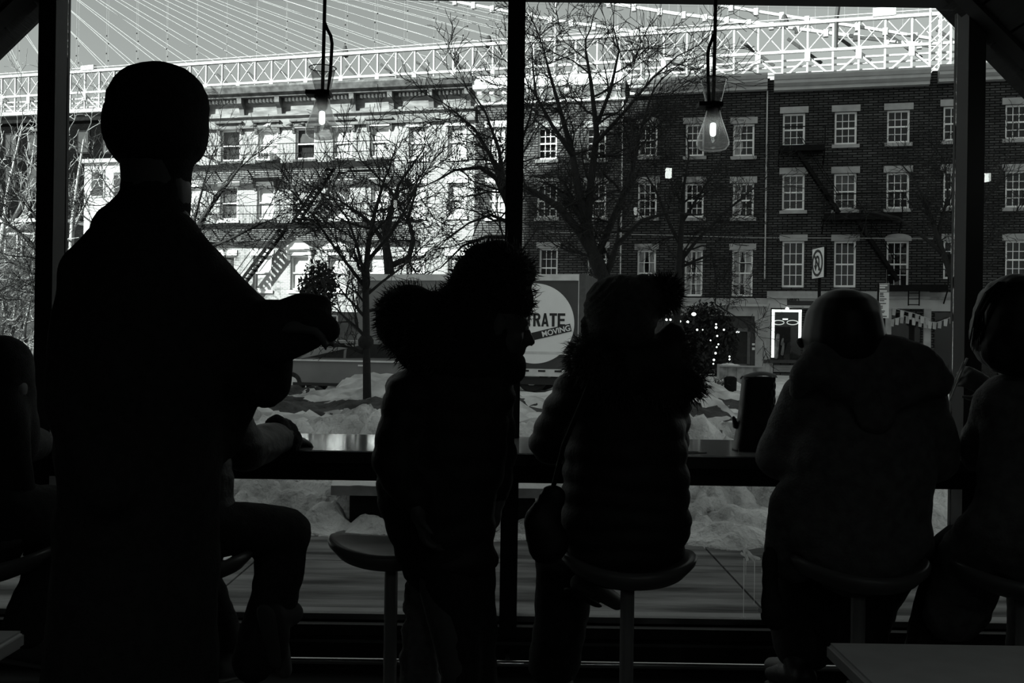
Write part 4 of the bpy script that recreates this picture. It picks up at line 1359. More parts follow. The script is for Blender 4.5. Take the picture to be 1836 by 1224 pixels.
def block_letter(ch, x0):
    """heavy condensed capitals cut as flat panels"""
    w, t = lw_ * 0.92, lw_ * 0.30
    hb_ = hh * 0.19
    mb = MB()
    def r_(xa, xb, za, zb_):
        mb.box(x0 + xa, x0 + xb, -0.034, -0.027, zb0 + za, zb0 + zb_)
    if ch == 'T':
        r_(0, w, hh - hb_, hh); r_(w / 2 - t * 0.55, w / 2 + t * 0.55, 0, hh - hb_)
    elif ch == 'E':
        r_(0, t, 0, hh); r_(t, w, hh - hb_, hh); r_(t, w * 0.92, hh * 0.41, hh * 0.59); r_(t, w, 0, hb_)
    elif ch == 'A':
        for xa, xb in ((0.0, w / 2 - t * 0.42), (w, w / 2 + t * 0.42)):
            sg = 1 if xa < xb else -1
            mb.prism([(x0 + xa, -0.027, zb0), (x0 + xa + sg * t * 0.9, -0.027, zb0), (x0 + xb + sg * t * 0.75, -0.027, zb0 + hh), (x0 + xb, -0.027, zb0 + hh)], (0, -0.007, 0))
        r_(w * 0.25, w * 0.75, hh * 0.18, hh * 0.36)
    elif ch == 'R':
        r_(0, t, 0, hh)
        pts = [(t * 0.9, hh)] + [(w * 0.55 + w * 0.42 * math.sin(PI * k / 8), hh * 0.72 + hh * 0.28 * math.cos(PI * k / 8)) for k in range(9)] + [(t * 0.9, hh * 0.44)]
        inn = [(t * 0.9, hh * 0.84)] + [(w * 0.48 + w * 0.17 * math.sin(PI * k / 8), hh * 0.72 + hh * 0.12 * math.cos(PI * k / 8)) for k in range(9)] + [(t * 0.9, hh * 0.60)]
        for k in range(len(pts) - 1):
            q4 = [pts[k], pts[k + 1], inn[k + 1], inn[k]]
            mb.prism([(x0 + a, -0.027, zb0 + b) for a, b in q4], (0, -0.007, 0))
        mb.prism([(x0 + a, -0.027, zb0 + b) for a, b in ((w * 0.38, hh * 0.46), (w * 0.75, hh * 0.48), (w, 0), (w * 0.66, 0))], (0, -0.007, 0))
    mb.build('logo_lettering', M_ink, TK, fix=True)
for k, ch in enumerate('TRATE'):
    block_letter(ch, xT + k * lw_)
a = V((tx(953, 596), -0.035, tz(953, 596))); b = V((tx(1024, 579), -0.035, tz(1024, 579)))
MB().bar(a, b, 0.012, 0.23, up=(0, 0, 1)).build('logo_band', M_ink, TK)
ang = math.atan2(b.z - a.z, b.x - a.x)
q = a.lerp(b, 0.26)
t = text_mb('MOVING', 0.23, M_truckwhite, 'logo_lettering', TK, (q.x + 0.03, -0.045, q.z - 0.075), (PI / 2, -ang, 0), 1, 0.004, 0.004)
bb = t.data.vertices
w_ = max(v.co.x for v in bb)
t.scale = ((b - a).length * 0.71 / w_, 1, 1)
for body, px, py, sz in (('LOCAL', 694, 517, 0.17), ('MOVING', 667, 624, 0.17)):
    text_mb(body, sz, M_ink, 'side_lettering', TK, (tx(px, py), -0.02, tz(px, py)), (PI / 2, 0, 0), 0.95, 0.004, 0.003)
# cab: facing left, profile extruded
cw = 2.1
prof = [(-0.05, 0.55), (-2.0, 0.55), (-2.15, 0.9), (-2.1, 1.35), (-1.75, 1.5), (-1.35, 2.25), (-0.9, 2.38), (-0.05, 2.38)]
cb = MB().prism([(x, 0.12, z) for x, z in prof], (0, cw, 0)).build('cab', mat('cab_paint', 0.12, 0.09, rough=0.3), TK, fix=True)
MB().prism([(-1.62, 0.10, 1.45), (-0.75, 0.10, 1.45), (-0.75, 0.10, 2.2), (-1.28, 0.10, 2.2)], (0, 0.03, 0)).build('cab_window', M_carglass, cb, fix=True)
MB().bar((-0.70, 0.08, 1.4), (-0.70, 0.08, 2.28), 0.05, 0.04).bar((-0.70, 0.08, 2.26), (-1.3, 0.08, 2.26), 0.05, 0.04).build('window_trim', M_truckmetal, cb)
MB().box(-1.95, -1.75, -0.1, 0.12, 1.45, 1.85).build('wing_mirror', M_ink, cb)
MB().box(-2.2, -2.1, 0.3, 2.0, 0.55, 0.8).build('bumper', M_truckmetal, cb)
def wheel(root, x, y, r, w, name='wheel'):
    wm = MB().lathe([(r * 0.25, -w / 2), (r * 0.9, -w / 2), (r, -w * 0.35), (r, w * 0.35), (r * 0.9, w / 2), (r * 0.25, w / 2)], (0, 0, 0), 22, True)
    for i, p in enumerate(wm.v): wm.v[i] = (p[0] + x, p[2] + y, p[1] + r)
    o = wm.build(name, M_tyre, root, smooth=False)
    hm = MB().lathe([(0.02, -w / 2 - 0.015), (r * 0.5, -w / 2 - 0.02), (r * 0.55, -w / 2 + 0.01)], (0, 0, 0), 14, True)
    for i, p in enumerate(hm.v): hm.v[i] = (p[0] + x, p[2] + y, p[1] + r)
    hm.build('hub', M_truckmetal, o)
TK.location.z = -0.13
for x in (-1.3, TL - 1.6):
    for y in (0.3, 2.1):
        wheel(TK, x, y, 0.46, 0.28)
# grey car passing in front of the truck
YC = 24.6
c0 = S(470, 690, YC)[0]
CAR = thing('car', 'grey car passing in front of the truck behind the curb snow', 'car', W(c0, YC, -0.13), -TH)
bp_ = [(0, 0.35), (0.02, 0.70), (0.25, 0.86), (1.05, 0.98), (1.75, 1.44), (2.1, 1.50), (3.3, 1.50), (3.75, 1.42), (4.25, 1.06), (4.5, 0.95), (4.58, 0.55), (4.5, 0.32), (0.1, 0.28)]
cm = MB()
W_ = 1.75
secs = [(0.00, 0.93), (0.08, 1.0), (W_ - 0.08, 1.0), (W_, 0.93)]
n_ = len(bp_)
for yy, kx in secs:
    for x, z in bp_:
        cm.v.append((2.29 + (x - 2.29) * (1 if z < 1 else kx), yy + (0.14 if z > 1.2 and yy < 0.5 else (-0.14 if z > 1.2 else 0)), 0.3 + (z - 0.3) * (1 if z < 1 else (0.985 if kx < 1 else 1))))
for a_ in range(len(secs) - 1):
    for i in range(n_):
        j = (i + 1) % n_
        cm.f.append((a_ * n_ + i, a_ * n_ + j, (a_ + 1) * n_ + j, (a_ + 1) * n_ + i))
cm.f.append(tuple(range(n_)))
cm.f.append(tuple((len(secs) - 1) * n_ + i for i in range(n_)))
body = cm.build('body', M_car, CAR, fix=True)
MB().prism([(1.28, 0.035, 1.02), (2.30, 0.03, 1.03), (2.30, 0.125, 1.42), (1.85, 0.125, 1.40)], (0, 0.03, 0)).build('side_window', M_carglass, body, fix=True)
MB().prism([(2.38, 0.03, 1.03), (3.95, 0.035, 1.06), (3.55, 0.125, 1.40), (2.38, 0.125, 1.42)], (0, 0.03, 0)).build('side_window', M_carglass, body, fix=True)
MB().box(0.2, 4.4, -0.03, 0.03, 0.93, 0.975).build('belt_trim', M_truckmetal, body)
MB().box(0.9, 3.6, -0.02, 0.04, 0.28, 0.36).build('sill_trim', M_ink, body)
MB().ell((0.12, 0.2, 0.72), (0.10, 0.16, 0.08), n=10, m=6).build('headlight', M_truckmetal, body)
MB().ell((4.5, 0.15, 0.85), (0.08, 0.14, 0.1), n=10, m=6).build('tail_light', M_stonedk, body)
MB().box(2.75, 2.95, -0.03, 0.02, 0.82, 0.86).build('door_handle', M_truckmetal, body)
for x in (0.85, 3.65):
    for y in (0.11, 1.64):
        wheel(CAR, x, y, 0.33, 0.22)

# ================================================================== street furniture
def sign_post(name, label, cat, px, pyt, pyb, Y, wid, rot, post_px):
    top, bot = P(px, pyt, Y), P(px, pyb, Y)
    r = thing(name, label, cat, (top.x, Y, 0), rot)
    MB().tube([(0, 0.04, 0), (0, 0.04, top.z - 0.05)], 0.035, 8).build('post', M_iron, r)
    return r, top.z, bot.z
r, zt_, zb_ = sign_post('road_sign', 'white no U-turn road sign on a black post', 'sign', 1467, 445, 498, 22.0, 0.6, math.radians(-85), 1468)
hw = 0.30
MB().box(-hw, hw, -0.012, 0.012, zb_, zt_).build('sign_plate', M_white, r)
MB().box(-hw, hw, 0.012, 0.08, zb_, zt_).build('sign_back', M_iron, r)
zc = (zt_ + zb_) / 2
R_ = 0.27
pts = [(R_ * math.cos(t), -0.016, zc + R_ * math.sin(t)) for t in [2 * PI * i / 32 for i in range(33)]]
def flat_loop(pts, w, name, root):
    mb = MB()
    for i in range(len(pts) - 1):
        mb.bar(pts[i], pts[i + 1], w, 0.008, up=(0, 1, 0))
    return mb.build(name, M_ink, root)
flat_loop(pts, 0.055, 'prohibition_ring', r)
flat_loop([(-R_ * 0.7, -0.018, zc + R_ * 0.7), (R_ * 0.7, -0.018, zc - R_ * 0.7)], 0.05, 'prohibition_bar', r)
ua = [(0.09, -0.017, zc - 0.17), (0.09, -0.017, zc + 0.05)] + [(0.09 * math.cos(t), -0.017, zc + 0.05 + 0.09 * math.sin(t)) for t in [PI * i / 8 for i in range(1, 9)]] + [(-0.09, -0.017, zc - 0.05)]
flat_loop(ua, 0.05, 'turn_arrow', r)
MB().prism([(-0.17, -0.014, zc - 0.04), (-0.01, -0.014, zc - 0.04), (-0.09, -0.014, zc - 0.17)], (0, -0.008, 0)).build('arrow_head', M_ink, r, fix=True)
r, zt_, zb_ = sign_post('bus_stop_sign', 'narrow white timetable sign with dark text lines on a post', 'sign', 1585, 508, 570, 14.0, 0.15, math.radians(-8), 1585)
hw = PR(8.7, 14)
MB().box(-hw, hw, -0.012, 0.012, zb_, zt_).build('sign_plate', M_white, r)
MB().box(-hw - 0.012, -hw, -0.02, 0.05, zb_ - 0.02, zt_ + 0.0).build('sign_edge', M_iron, r)
MB().box(-hw, hw, -0.016, -0.012, zt_ - 0.125, zt_ - 0.005).build('header_panel', mat('sign_grey', 0.2, 0.17), r)
for i, (f, w) in enumerate(((0.06, 0.85), (0.12, 0.6), (0.22, 0.8))):
    z = zt_ - (zt_ - zb_) * f
    MB().box(-hw * 0.9, -hw * 0.9 + hw * 1.8 * w, -0.019, -0.016, z - 0.010, z + 0.010).build('text_line', M_white, r)
for i, (f, w) in enumerate(((0.29, .4), (0.33, .4), (0.38, .5), (0.45, .75), (0.50, .5), (0.58, .7), (0.66, .35), (0.71, .35), (0.80, .6), (0.84, .5), (0.95, .8))):
    z = zt_ - (zt_ - zb_) * f
    MB().box(-hw * 0.85, -hw * 0.85 + hw * 1.8 * w, -0.016, -0.012, z - 0.006, z + 0.006).build('text_line', M_ink, r)
# planter box and bin across the street
q = P(1328, 680, 34.5)
pl = thing('planter_box', 'weathered grey wooden planter box with snow on it before the shop door', 'planter', (q.x, q.y, 0.0), -TH)
for i in range(5):
    MB().box(-0.72 + i * 0.29, -0.44 + i * 0.29, -0.25, -0.21, 0.05, 0.66).build('plank', M_stonedk, pl)
MB().box(-0.75, 0.75, -0.30, -0.15, 0.64, 0.69).build('rim', M_stone, pl)
MB().box(-0.72, 0.72, -0.2, 0.35, 0.0, 0.6).build('box_body', M_stonedk, pl)
MB().box(-0.80, -0.72, -0.28, 0.35, 0.0, 0.72).build('end_post', M_stone, pl)
MB().grid(lambda u, v: (-0.78 + 0.75 * u, -0.26 + 0.5 * v, 0.68 + 0.08 * math.sin(PI * u) * math.sin(PI * v) + 0.03 * hn(u, v, 9, 2)), 12, 8).build('snow_cap', M_snow, pl)
q = P(1309, 714, 25.5)
bn = thing('litter_bin', 'small dark round litter bin standing in the snow by the planter box', 'bin', (q.x, q.y, q.z), 0)
MB().lathe([(0.14, 0.0), (0.155, 0.02), (0.165, 0.5), (0.15, 0.53), (0.10, 0.56), (0.02, 0.57)], (0, 0, 0), 18, True).build('body', M_iron, bn)
MB().lathe([(0.24, -0.1), (0.24, 0.0), (0.14, 0.03)], (0, 0, 0), 18, True).build('base', M_stonedk, bn)
# snow-capped bench on the pavement
q0, q1 = P(602, 857, 7.55), P(990, 862, 7.55)
bz = (q0.z + q1.z) / 2
be = thing('bench', 'low dark bench capped with a thin layer of snow half buried in the snow bank', 'bench', ((q0.x + q1.x) / 2, 7.55, 0))
hl = (q1.x - q0.x) / 2
for i in range(3):
    MB().box(-hl, hl, -0.2 + i * 0.14, -0.07 + i * 0.14, bz - 0.10, bz - 0.03).build('seat_plank', M_stonedk, be)
for x in (-hl + 0.25, hl - 0.25):
    MB().box(x - 0.12, x + 0.12, -0.14, 0.16, 0, bz - 0.1).build('leg', M_iron, be)
MB().grid(lambda u, v: (-hl + 2 * hl * u, -0.19 + 0.4 * v, bz - 0.03 + 0.03 * min(1, 8 * v, 8 * (1 - v)) + 0.012 * hn(u * 12, v * 3, 1, 4)), 40, 6).build('snow_cap', M_snow, be)
# ================================================================== furniture in the cafe
CT = thing('counter', 'long dark glossy counter running under the windows', 'counter', (0, 0, 0))
MB().box(-3.38, 3.38, 3.66, 4.29, 0.962, 0.99).build('worktop', M_counter, CT)
MB().box(-3.38, 3.38, 3.645, 3.66, 0.945, 0.988).build('front_edge', mat('counter_edge', 0.05, 0.04, rough=0.35), CT)
MB().box(-3.36, 3.36, 3.70, 3.74, 0.875, 0.962).build('apron', M_frame, CT)
for x in (-2.95, -0.98, 0.0, 0.98, 2.95):
    MB().box(x - 0.02, x + 0.02, 3.74, 4.30, 0.88, 0.962).build('bracket', M_frame, CT)
# perforated panel hung below the counter at the far left
a, b = P(-30, 833, 3.72), P(59, 868, 3.72)
pp = thing('perforated_panel', 'small pale woven panel below the counter at the leftmost bay', 'panel', ((a.x + b.x) / 2, 3.70, b.z))
hw, hz = (b.x - a.x) / 2, a.z - b.z
MB().box(-hw, hw, -0.012, 0.0, 0, hz).build('sheet', mat('panel_pale', 0.5, 0.4, rough=0.6), pp)
sl = MB()
for i in range(16):
    for j in range(6):
        x = -hw + 0.012 + i * 0.0118 + (j % 2) * 0.004
        z = 0.006 + j * (hz / 6)
        sl.prism([(x, -0.0125, z), (x + 0.005, -0.0125, z), (x + 0.009, -0.0125, z + 0.0085), (x + 0.004, -0.0125, z + 0.0085)], (0, -0.0012, 0))
o = sl.build('slots', M_ink, pp, fix=True); o['kind'] = 'stuff'

seat_prof = [(0.002, -0.058), (0.11, -0.054), (0.18, -0.032), (0.212, 0.0), (0.217, 0.016), (0.207, 0.028), (0.185, 0.022), (0.13, 0.002), (0.06, -0.010), (0.002, -0.013)]
sm_ = MB().lathe(seat_prof, (0, 0, 0), 48, True)
for i, (x, y, z) in enumerate(sm_.v):
    r = math.hypot(x, y)
    t = math.atan2(y, x)
    zz_ = z + 0.016 * math.cos(2 * t) * (r / 0.217) ** 2 - (0.012 * max(0, math.sin(t)) * (r / 0.217) ** 3)
    sm_.v[i] = (x, y * (0.94 + 0.05 * math.cos(t)), zz_)
SEAT = sm_.mesh('seat', True)
SEAT.materials.append(M_stool)
def stool(label, px, Y, zs):
    x = P(px, 1000, Y).x
    r = thing('bar_stool', label, 'stool', (x, Y, 0), 0, 'bar stools along the window counter')
    share('seat', SEAT, r, (0, 0, zs))
    MB().tube([(0, 0, 0.02), (0, 0, zs - 0.05)], 0.0225, 16).build('post', M_post, r, smooth=False)
    MB().lathe([(0.002, 0), (0.17, 0), (0.17, 0.012), (0.03, 0.03), (0.002, 0.03)], (0, 0, 0), 28, True).build('base', M_black, r)
    MB().lathe([(0.03, zs - 0.075), (0.075, zs - 0.06), (0.08, zs - 0.05)], (0, 0, 0), 20).build('seat_plate', M_black, r)
    return r
stool('moulded bar stool with its pale post showing beside the standing person in a fur hat', 702, 3.38, 0.695)
stool('moulded bar stool under the person in the pompom beanie', 1126, 3.16, 0.700)
stool('moulded bar stool under the person with the hood lying on the shoulders', 1540, 3.19, 0.690)
stool('moulded bar stool hidden under the seated person behind the walker', 330, 3.15, 0.690)
stool('moulded bar stool under the person with bobbed hair by the thick window post', 1835, 3.12, 0.690)
stool('moulded bar stool under the person in the leftmost window bay', -35, 3.12, 0.690)

def cafe_table(label, x0, x1, y0, y1):
    r = thing('cafe_table', label, 'table', ((x0 + x1) / 2, (y0 + y1) / 2, 0))
    hx_, hy = (x1 - x0) / 2, (y1 - y0) / 2
    mb = MB().box(-hx_, hx_, -hy, hy, 0.712, 0.75)
    me = mb.mesh('tabletop')
    bm = bmesh.new(); bm.from_mesh(me)
    bmesh.ops.bevel(bm, geom=[e for e in bm.edges], offset=0.008, segments=3, affect='EDGES')
    bm.to_mesh(me); bm.free()
    me.materials.append(M_table)
    share('tabletop', me, r)
    MB().tube([(0, 0, 0.03), (0, 0, 0.712)], 0.035, 14).build('pedestal', M_black, r)
    MB().lathe([(0.002, 0), (0.24, 0), (0.24, 0.012), (0.05, 0.035), (0.002, 0.035)], (0, 0, 0), 28, True).build('base', M_black, r)
    return r
cafe_table('pale table top with a chamfered corner in the near right corner of the room', 0.70, 1.55, 1.35, 2.19)
cafe_table('pale table corner in the near left corner of the room', -1.95, -1.06, 1.45, 2.19)

# ---- pendant lamps of smoked glass
def pendant(label, px_top, px_c, py_neck, Y, tilt, loop, group='hourglass pendant lamps'):
    q = P(px_c, py_neck, Y)
    z0 = q.z
    r = thing('pendant_lamp', label, 'lamp', (q.x, Y, z0), 0, group)
    s = Y / F
    prof = [(24 * s, 46 * s), (22.5 * s, 44 * s), (17 * s, 18 * s), (12.5 * s, -2 * s), (12 * s, -10 * s), (15 * s, -22 * s), (24 * s, -48 * s), (29.5 * s, -66 * s), (29 * s, -72 * s), (23 * s, -79 * s), (10 * s, -82 * s), (0.5 * s, -82.5 * s)]
    g = MB().lathe(prof, (0, 0, 0), 40).build('glass_shade', M_smoke, r, smooth=True)
    MB().lathe([(24 * s, 45.2 * s), (25 * s, 46.2 * s), (24 * s, 47 * s), (23 * s, 46 * s)], (0, 0, 0), 40).build('shade_rim', M_stonedk, g)
    MB().cap((0, 0, -4 * s), (0, 0, -24 * s), 9 * s, 8.5 * s, n=16).build('socket', M_black, r)
    MB().box(-28 * s, 15 * s, -14 * s, 14 * s, -4 * s, 4 * s).build('clamp', M_black, r)
    MB().lathe([(14.5 * s, -8 * s), (14.5 * s, 5 * s)], (0, 0, 0), 20).build('collar', M_black, r)
    b = MB().lathe([(5 * s, -26 * s), (9 * s, -34 * s), (9.5 * s, -58 * s), (7 * s, -66 * s), (0.5 * s, -70 * s)], (0, 0, 0), 20).build('bulb', glass_mat('bulb_glass', 0.95, 1.3) if 'bulb_glass' not in bpy.data.materials else bpy.data.materials['bulb_glass'], r, smooth=True)
    MB().cap((0, 0, -36 * s), (0, 0, -50 * s), 5.2 * s, 5.2 * s, n=12).build('filament', M_fil, b)
    top = 2.95 - z0
    MB().tube([(0, 0, -2 * s), (px_top * 0.5, 0, 130 * s), (px_top, 0, top)], 3.2 * s, 10).build('cord', M_cord, r, smooth=True)
    sx = loop
    MB().tube([(2 * s * sx, 0, 128 * s), (7 * s * sx, 0, 116 * s), (13.5 * s * sx, 0, 104 * s), (16 * s * sx, 0, 90 * s), (14 * s * sx, 0, 40 * s), (10 * s * sx, 0, 0)], 3.0 * s, 10).build('looped_cord', M_cord, r, smooth=True)
    MB().cap((0, 0, top - 0.02), (0, 0, top), 0.05, 0.055, n=18, m=2).build('ceiling_rose', M_black, r)
    return r
pendant('hourglass glass pendant lamp hanging before the sunlit house', 0.006, 578, 168, 3.3, 0, 1)
pendant('hourglass glass pendant lamp hanging before the shaded houses', 0.004, 1279, 189, 3.3, 0, -0.7)
# two small lit lamps over the room behind the viewer's line, seen as reflections in the glass
def small_lamp(label, x, y, z, w, h, tilt):
    r = thing('hanging_lamp', label, 'lamp', (x, y, z), 0)
    MB().box(-w / 2, w / 2, -w / 2, w / 2, -h / 2, h / 2).build('lit_diffuser', M_bulb, r)
    MB().tube([(0, 0, h / 2), (0, 0, min(2.95, 4.78 - abs(x)) - z)], 0.006, 8).build('cord', M_cord, r)
    MB().lathe([(w * 0.8, h / 2), (w * 0.4, h / 2 + 0.03), (0.01, h / 2 + 0.04)], (0, 0, 0), 16).build('cap', M_black, r)
m2 = P(1768, 318, 8.66 - 3.6)
small_lamp('small lit lamp under the sloping ceiling reflected past the thick window post', m2.x, 3.6, m2.z, 0.034, 0.04, 0)
m1 = P(1199, 310, 8.66 - 0.7)
for x_, wh_ in ((-2.0, 'by the wall at the walker\'s side'), (0.15, 'in the middle of the room'), (2.1, 'above the pale table with the chamfered corner')):  # unseen fill lamps added to lift the dark room
    r_ = thing('hanging_lamp', 'added fill lamp in a dark bell shade behind the viewer ' + wh_, 'lamp', (x_, -1.2, 2.2), 0, 'unseen fill lamps added behind the viewer')
    MB().lathe([(0.03, 0.20), (0.06, 0.17), (0.12, 0.08), (0.17, -0.04), (0.165, -0.04), (0.115, 0.07), (0.055, 0.16)], (0, 0, 0), 28).build('shade', M_black, r_, smooth=True)
    MB().tube([(0, 0, 0.19), (0, 0, 0.75)], 0.006, 8).build('cord', M_cord, r_)
    MB().ell((0, 0, 0.07), (0.028, 0.028, 0.038), n=12, m=8).build('bulb', M_fil, r_, smooth=True)
    lp = bpy.data.lights.new('fill_light', 'POINT')
    lp.energy = 4.5
    lp.shadow_soft_size = 0.03
    lp.color = TINT
    lo = bpy.data.objects.new('fill_light', lp)
    COL.objects.link(lo)
    lo.parent = r_
    lo.location = (0, 0, 0.01)
small_lamp('small lit cafe lamp reflected in the middle window glass', m1.x, 0.7, m1.z, 0.045, 0.075, 0)

# ---- things on the counter
q = P(1352, 806, 3.88)
hb = thing('handbag', 'black quilted handbag standing on the counter beside the hooded person', 'bag', (q.x, 3.88, 0.99))
s = 3.88 / F
def bagfn(u, v):
    a = 2 * PI * u
    z = v * 132 * s
    ta = 1.0 - 0.18 * v + 0.12 * (1 - v) ** 4
    cx_ = abs(math.cos(a)) ** 0.6 * math.copysign(1, math.cos(a))
    cy_ = abs(math.sin(a)) ** 0.6 * math.copysign(1, math.sin(a))
    x = cx_ * 34 * s * ta + (6 * s * v)
    y = cy_ * 26 * s * ta
    b = 0.010 * (abs(math.sin(u * 40 + v * 16)) + abs(math.sin(u * 40 - v * 16)) - 1) if (cx_ > -0.2) else 0
    return (x * (1 + b * 5), y * (1 + b * 5), z)
mb = MB().grid(bagfn, 90, 40)
mb.f.append(tuple(40 * 91 + i for i in range(90)))
mb.f.append(tuple(i for i in reversed(range(90))))
bgb = mb.build('body', M_leather, hb, smooth=True)
def flap(u, v):
    x = (-27 + 58 * u) * s
    y = (-20 + 40 * v) * s
    return (x + 4 * s, y, (126 + 7 * math.sin(PI * v) + 6 * math.sin(PI * u) + 5 * u) * s)
fm = MB().grid(flap, 20, 12)
fm.build('flap', M_leather, hb, smooth=True)
MB().cap((-33 * s, 0, 44 * s), (-38 * s, -2 * s, 58 * s), 6 * s, 3 * s, n=8).build('strap_end', M_leather, hb)
MB().tube([(28 * s, -20 * s, 6 * s), (20 * s, -34 * s, 20 * s), (34 * s, -36 * s, 34 * s), (44 * s, -20 * s, 30 * s)], 5 * s, 8).build('strap', M_leather, hb, smooth=True)
MB().box(-33 * s, 36 * s, -26 * s, 26 * s, 0, 5 * s).build('bag_base', M_leather, hb)
q = P(1237, 808, 3.76)
npk = thing('napkin', 'folded paper napkin lying on the counter beside the pompom person', 'napkin', (q.x, 3.76, 0.9905), 0.25)
MB().prism([(-0.07, -0.03, 0), (0.06, -0.02, 0), (0.02, 0.05, 0), (-0.07, 0.05, 0)], (0, 0, 0.003)).prism([(-0.06, -0.02, 0.003), (0.03, -0.01, 0.003), (-0.01, 0.04, 0.003), (-0.06, 0.04, 0.003)], (0, 0, 0.003)).build('folded_sheet', mat('napkin_paper', 0.22, 0.18), npk, fix=True)

# ================================================================== people
def finish_remesh(mb, name, m, voxel, smooth=4, disp=None, parent=None, off=None):
    me = mb.mesh(name + '_raw')
    o = bpy.data.objects.new(name, me)
    COL.objects.link(o)
    md = o.modifiers.new('r', 'REMESH')
    md.mode = 'VOXEL'
    md.voxel_size = voxel
    if smooth:
        ms = o.modifiers.new('s', 'SMOOTH')
        ms.factor = 0.5
        ms.iterations = smooth
    dg = bpy.context.evaluated_depsgraph_get()
    m2 = bpy.data.meshes.new_from_object(o.evaluated_get(dg))
    m2.name = name
    o.modifiers.clear()
    o.data = m2
    bpy.data.meshes.remove(me)
    if disp:
        n = len(m2.vertices)
        nor = [v.normal.copy() for v in m2.vertices]
        for i, v in enumerate(m2.vertices):
            v.co += nor[i] * disp(v.co, nor[i])
    m2.materials.clear()
    m2.materials.append(m)
    m2.polygons.foreach_set('use_smooth', [True] * len(m2.polygons))
    if off is not None:
        m2.transform(Matrix.Translation(-off))
    if parent is not None:
        o.parent = parent
    return o
def wrinkle(a=0.006, s=9.0, horiz=0.0, hf=60.0):
    def f(co, n):
        d = a * noise.noise(V((co.x * s, co.y * s, co.z * s * 1.4))) + a * 0.5 * noise.noise(co * s * 2.7)
        if horiz:
            d += horiz * (abs(math.sin(co.z * hf + 1.5 * noise.noise(co * 4))) - 0.5)
        return d
    return f
def hand(mb, w, d, nrm, curl=0.5, spread=0.024):
    d = V(d).normalized()
    nrm = (V(nrm) - d * V(nrm).dot(d)).normalized()
    sd = d.cross(nrm)
    mb.cap(w, w + d * 0.03, 0.027, 0.032, ax=sd, k=0.7, n=12)
    mb.cap(w + d * 0.03, w + d * 0.078, 0.036, 0.040, ax=sd, k=0.38, n=12)
    for i, L in enumerate((0.062, 0.074, 0.068, 0.054)):
        o = (i - 1.5) * spread
        p = w + d * 0.085 + sd * o * 0.85
        d1 = (d + sd * (i - 1.5) * 0.09 + nrm * curl * 0.5).normalized()
        p1 = p + d1 * L * 0.5
        d2 = (d * (1 - curl * 0.5) + sd * (i - 1.5) * 0.08 + nrm * curl * 1.3).normalized()
        p2 = p1 + d2 * L * 0.32
        d3 = (d * (1 - curl) + nrm * curl * 2.0).normalized()
        p3 = p2 + d3 * L * 0.24
        mb.cap(p - d * 0.02, p1, 0.0095, 0.009, n=8, m=2).cap(p1, p2, 0.009, 0.0082, n=8, m=2).cap(p2, p3, 0.0082, 0.007, n=8, m=2)
    t0 = w + d * 0.03 + sd * 0.032
    t1 = t0 + (d * 0.6 + sd * 0.6 + nrm * 0.35).normalized() * 0.042
    t2 = t1 + (d * 0.9 + sd * 0.1 + nrm * 0.4 * (0.5 + curl)).normalized() * 0.03
    mb.cap(t0 - sd * 0.015, t1, 0.013, 0.0105, n=8, m=2).cap(t1, t2, 0.0105, 0.008, n=8, m=2)
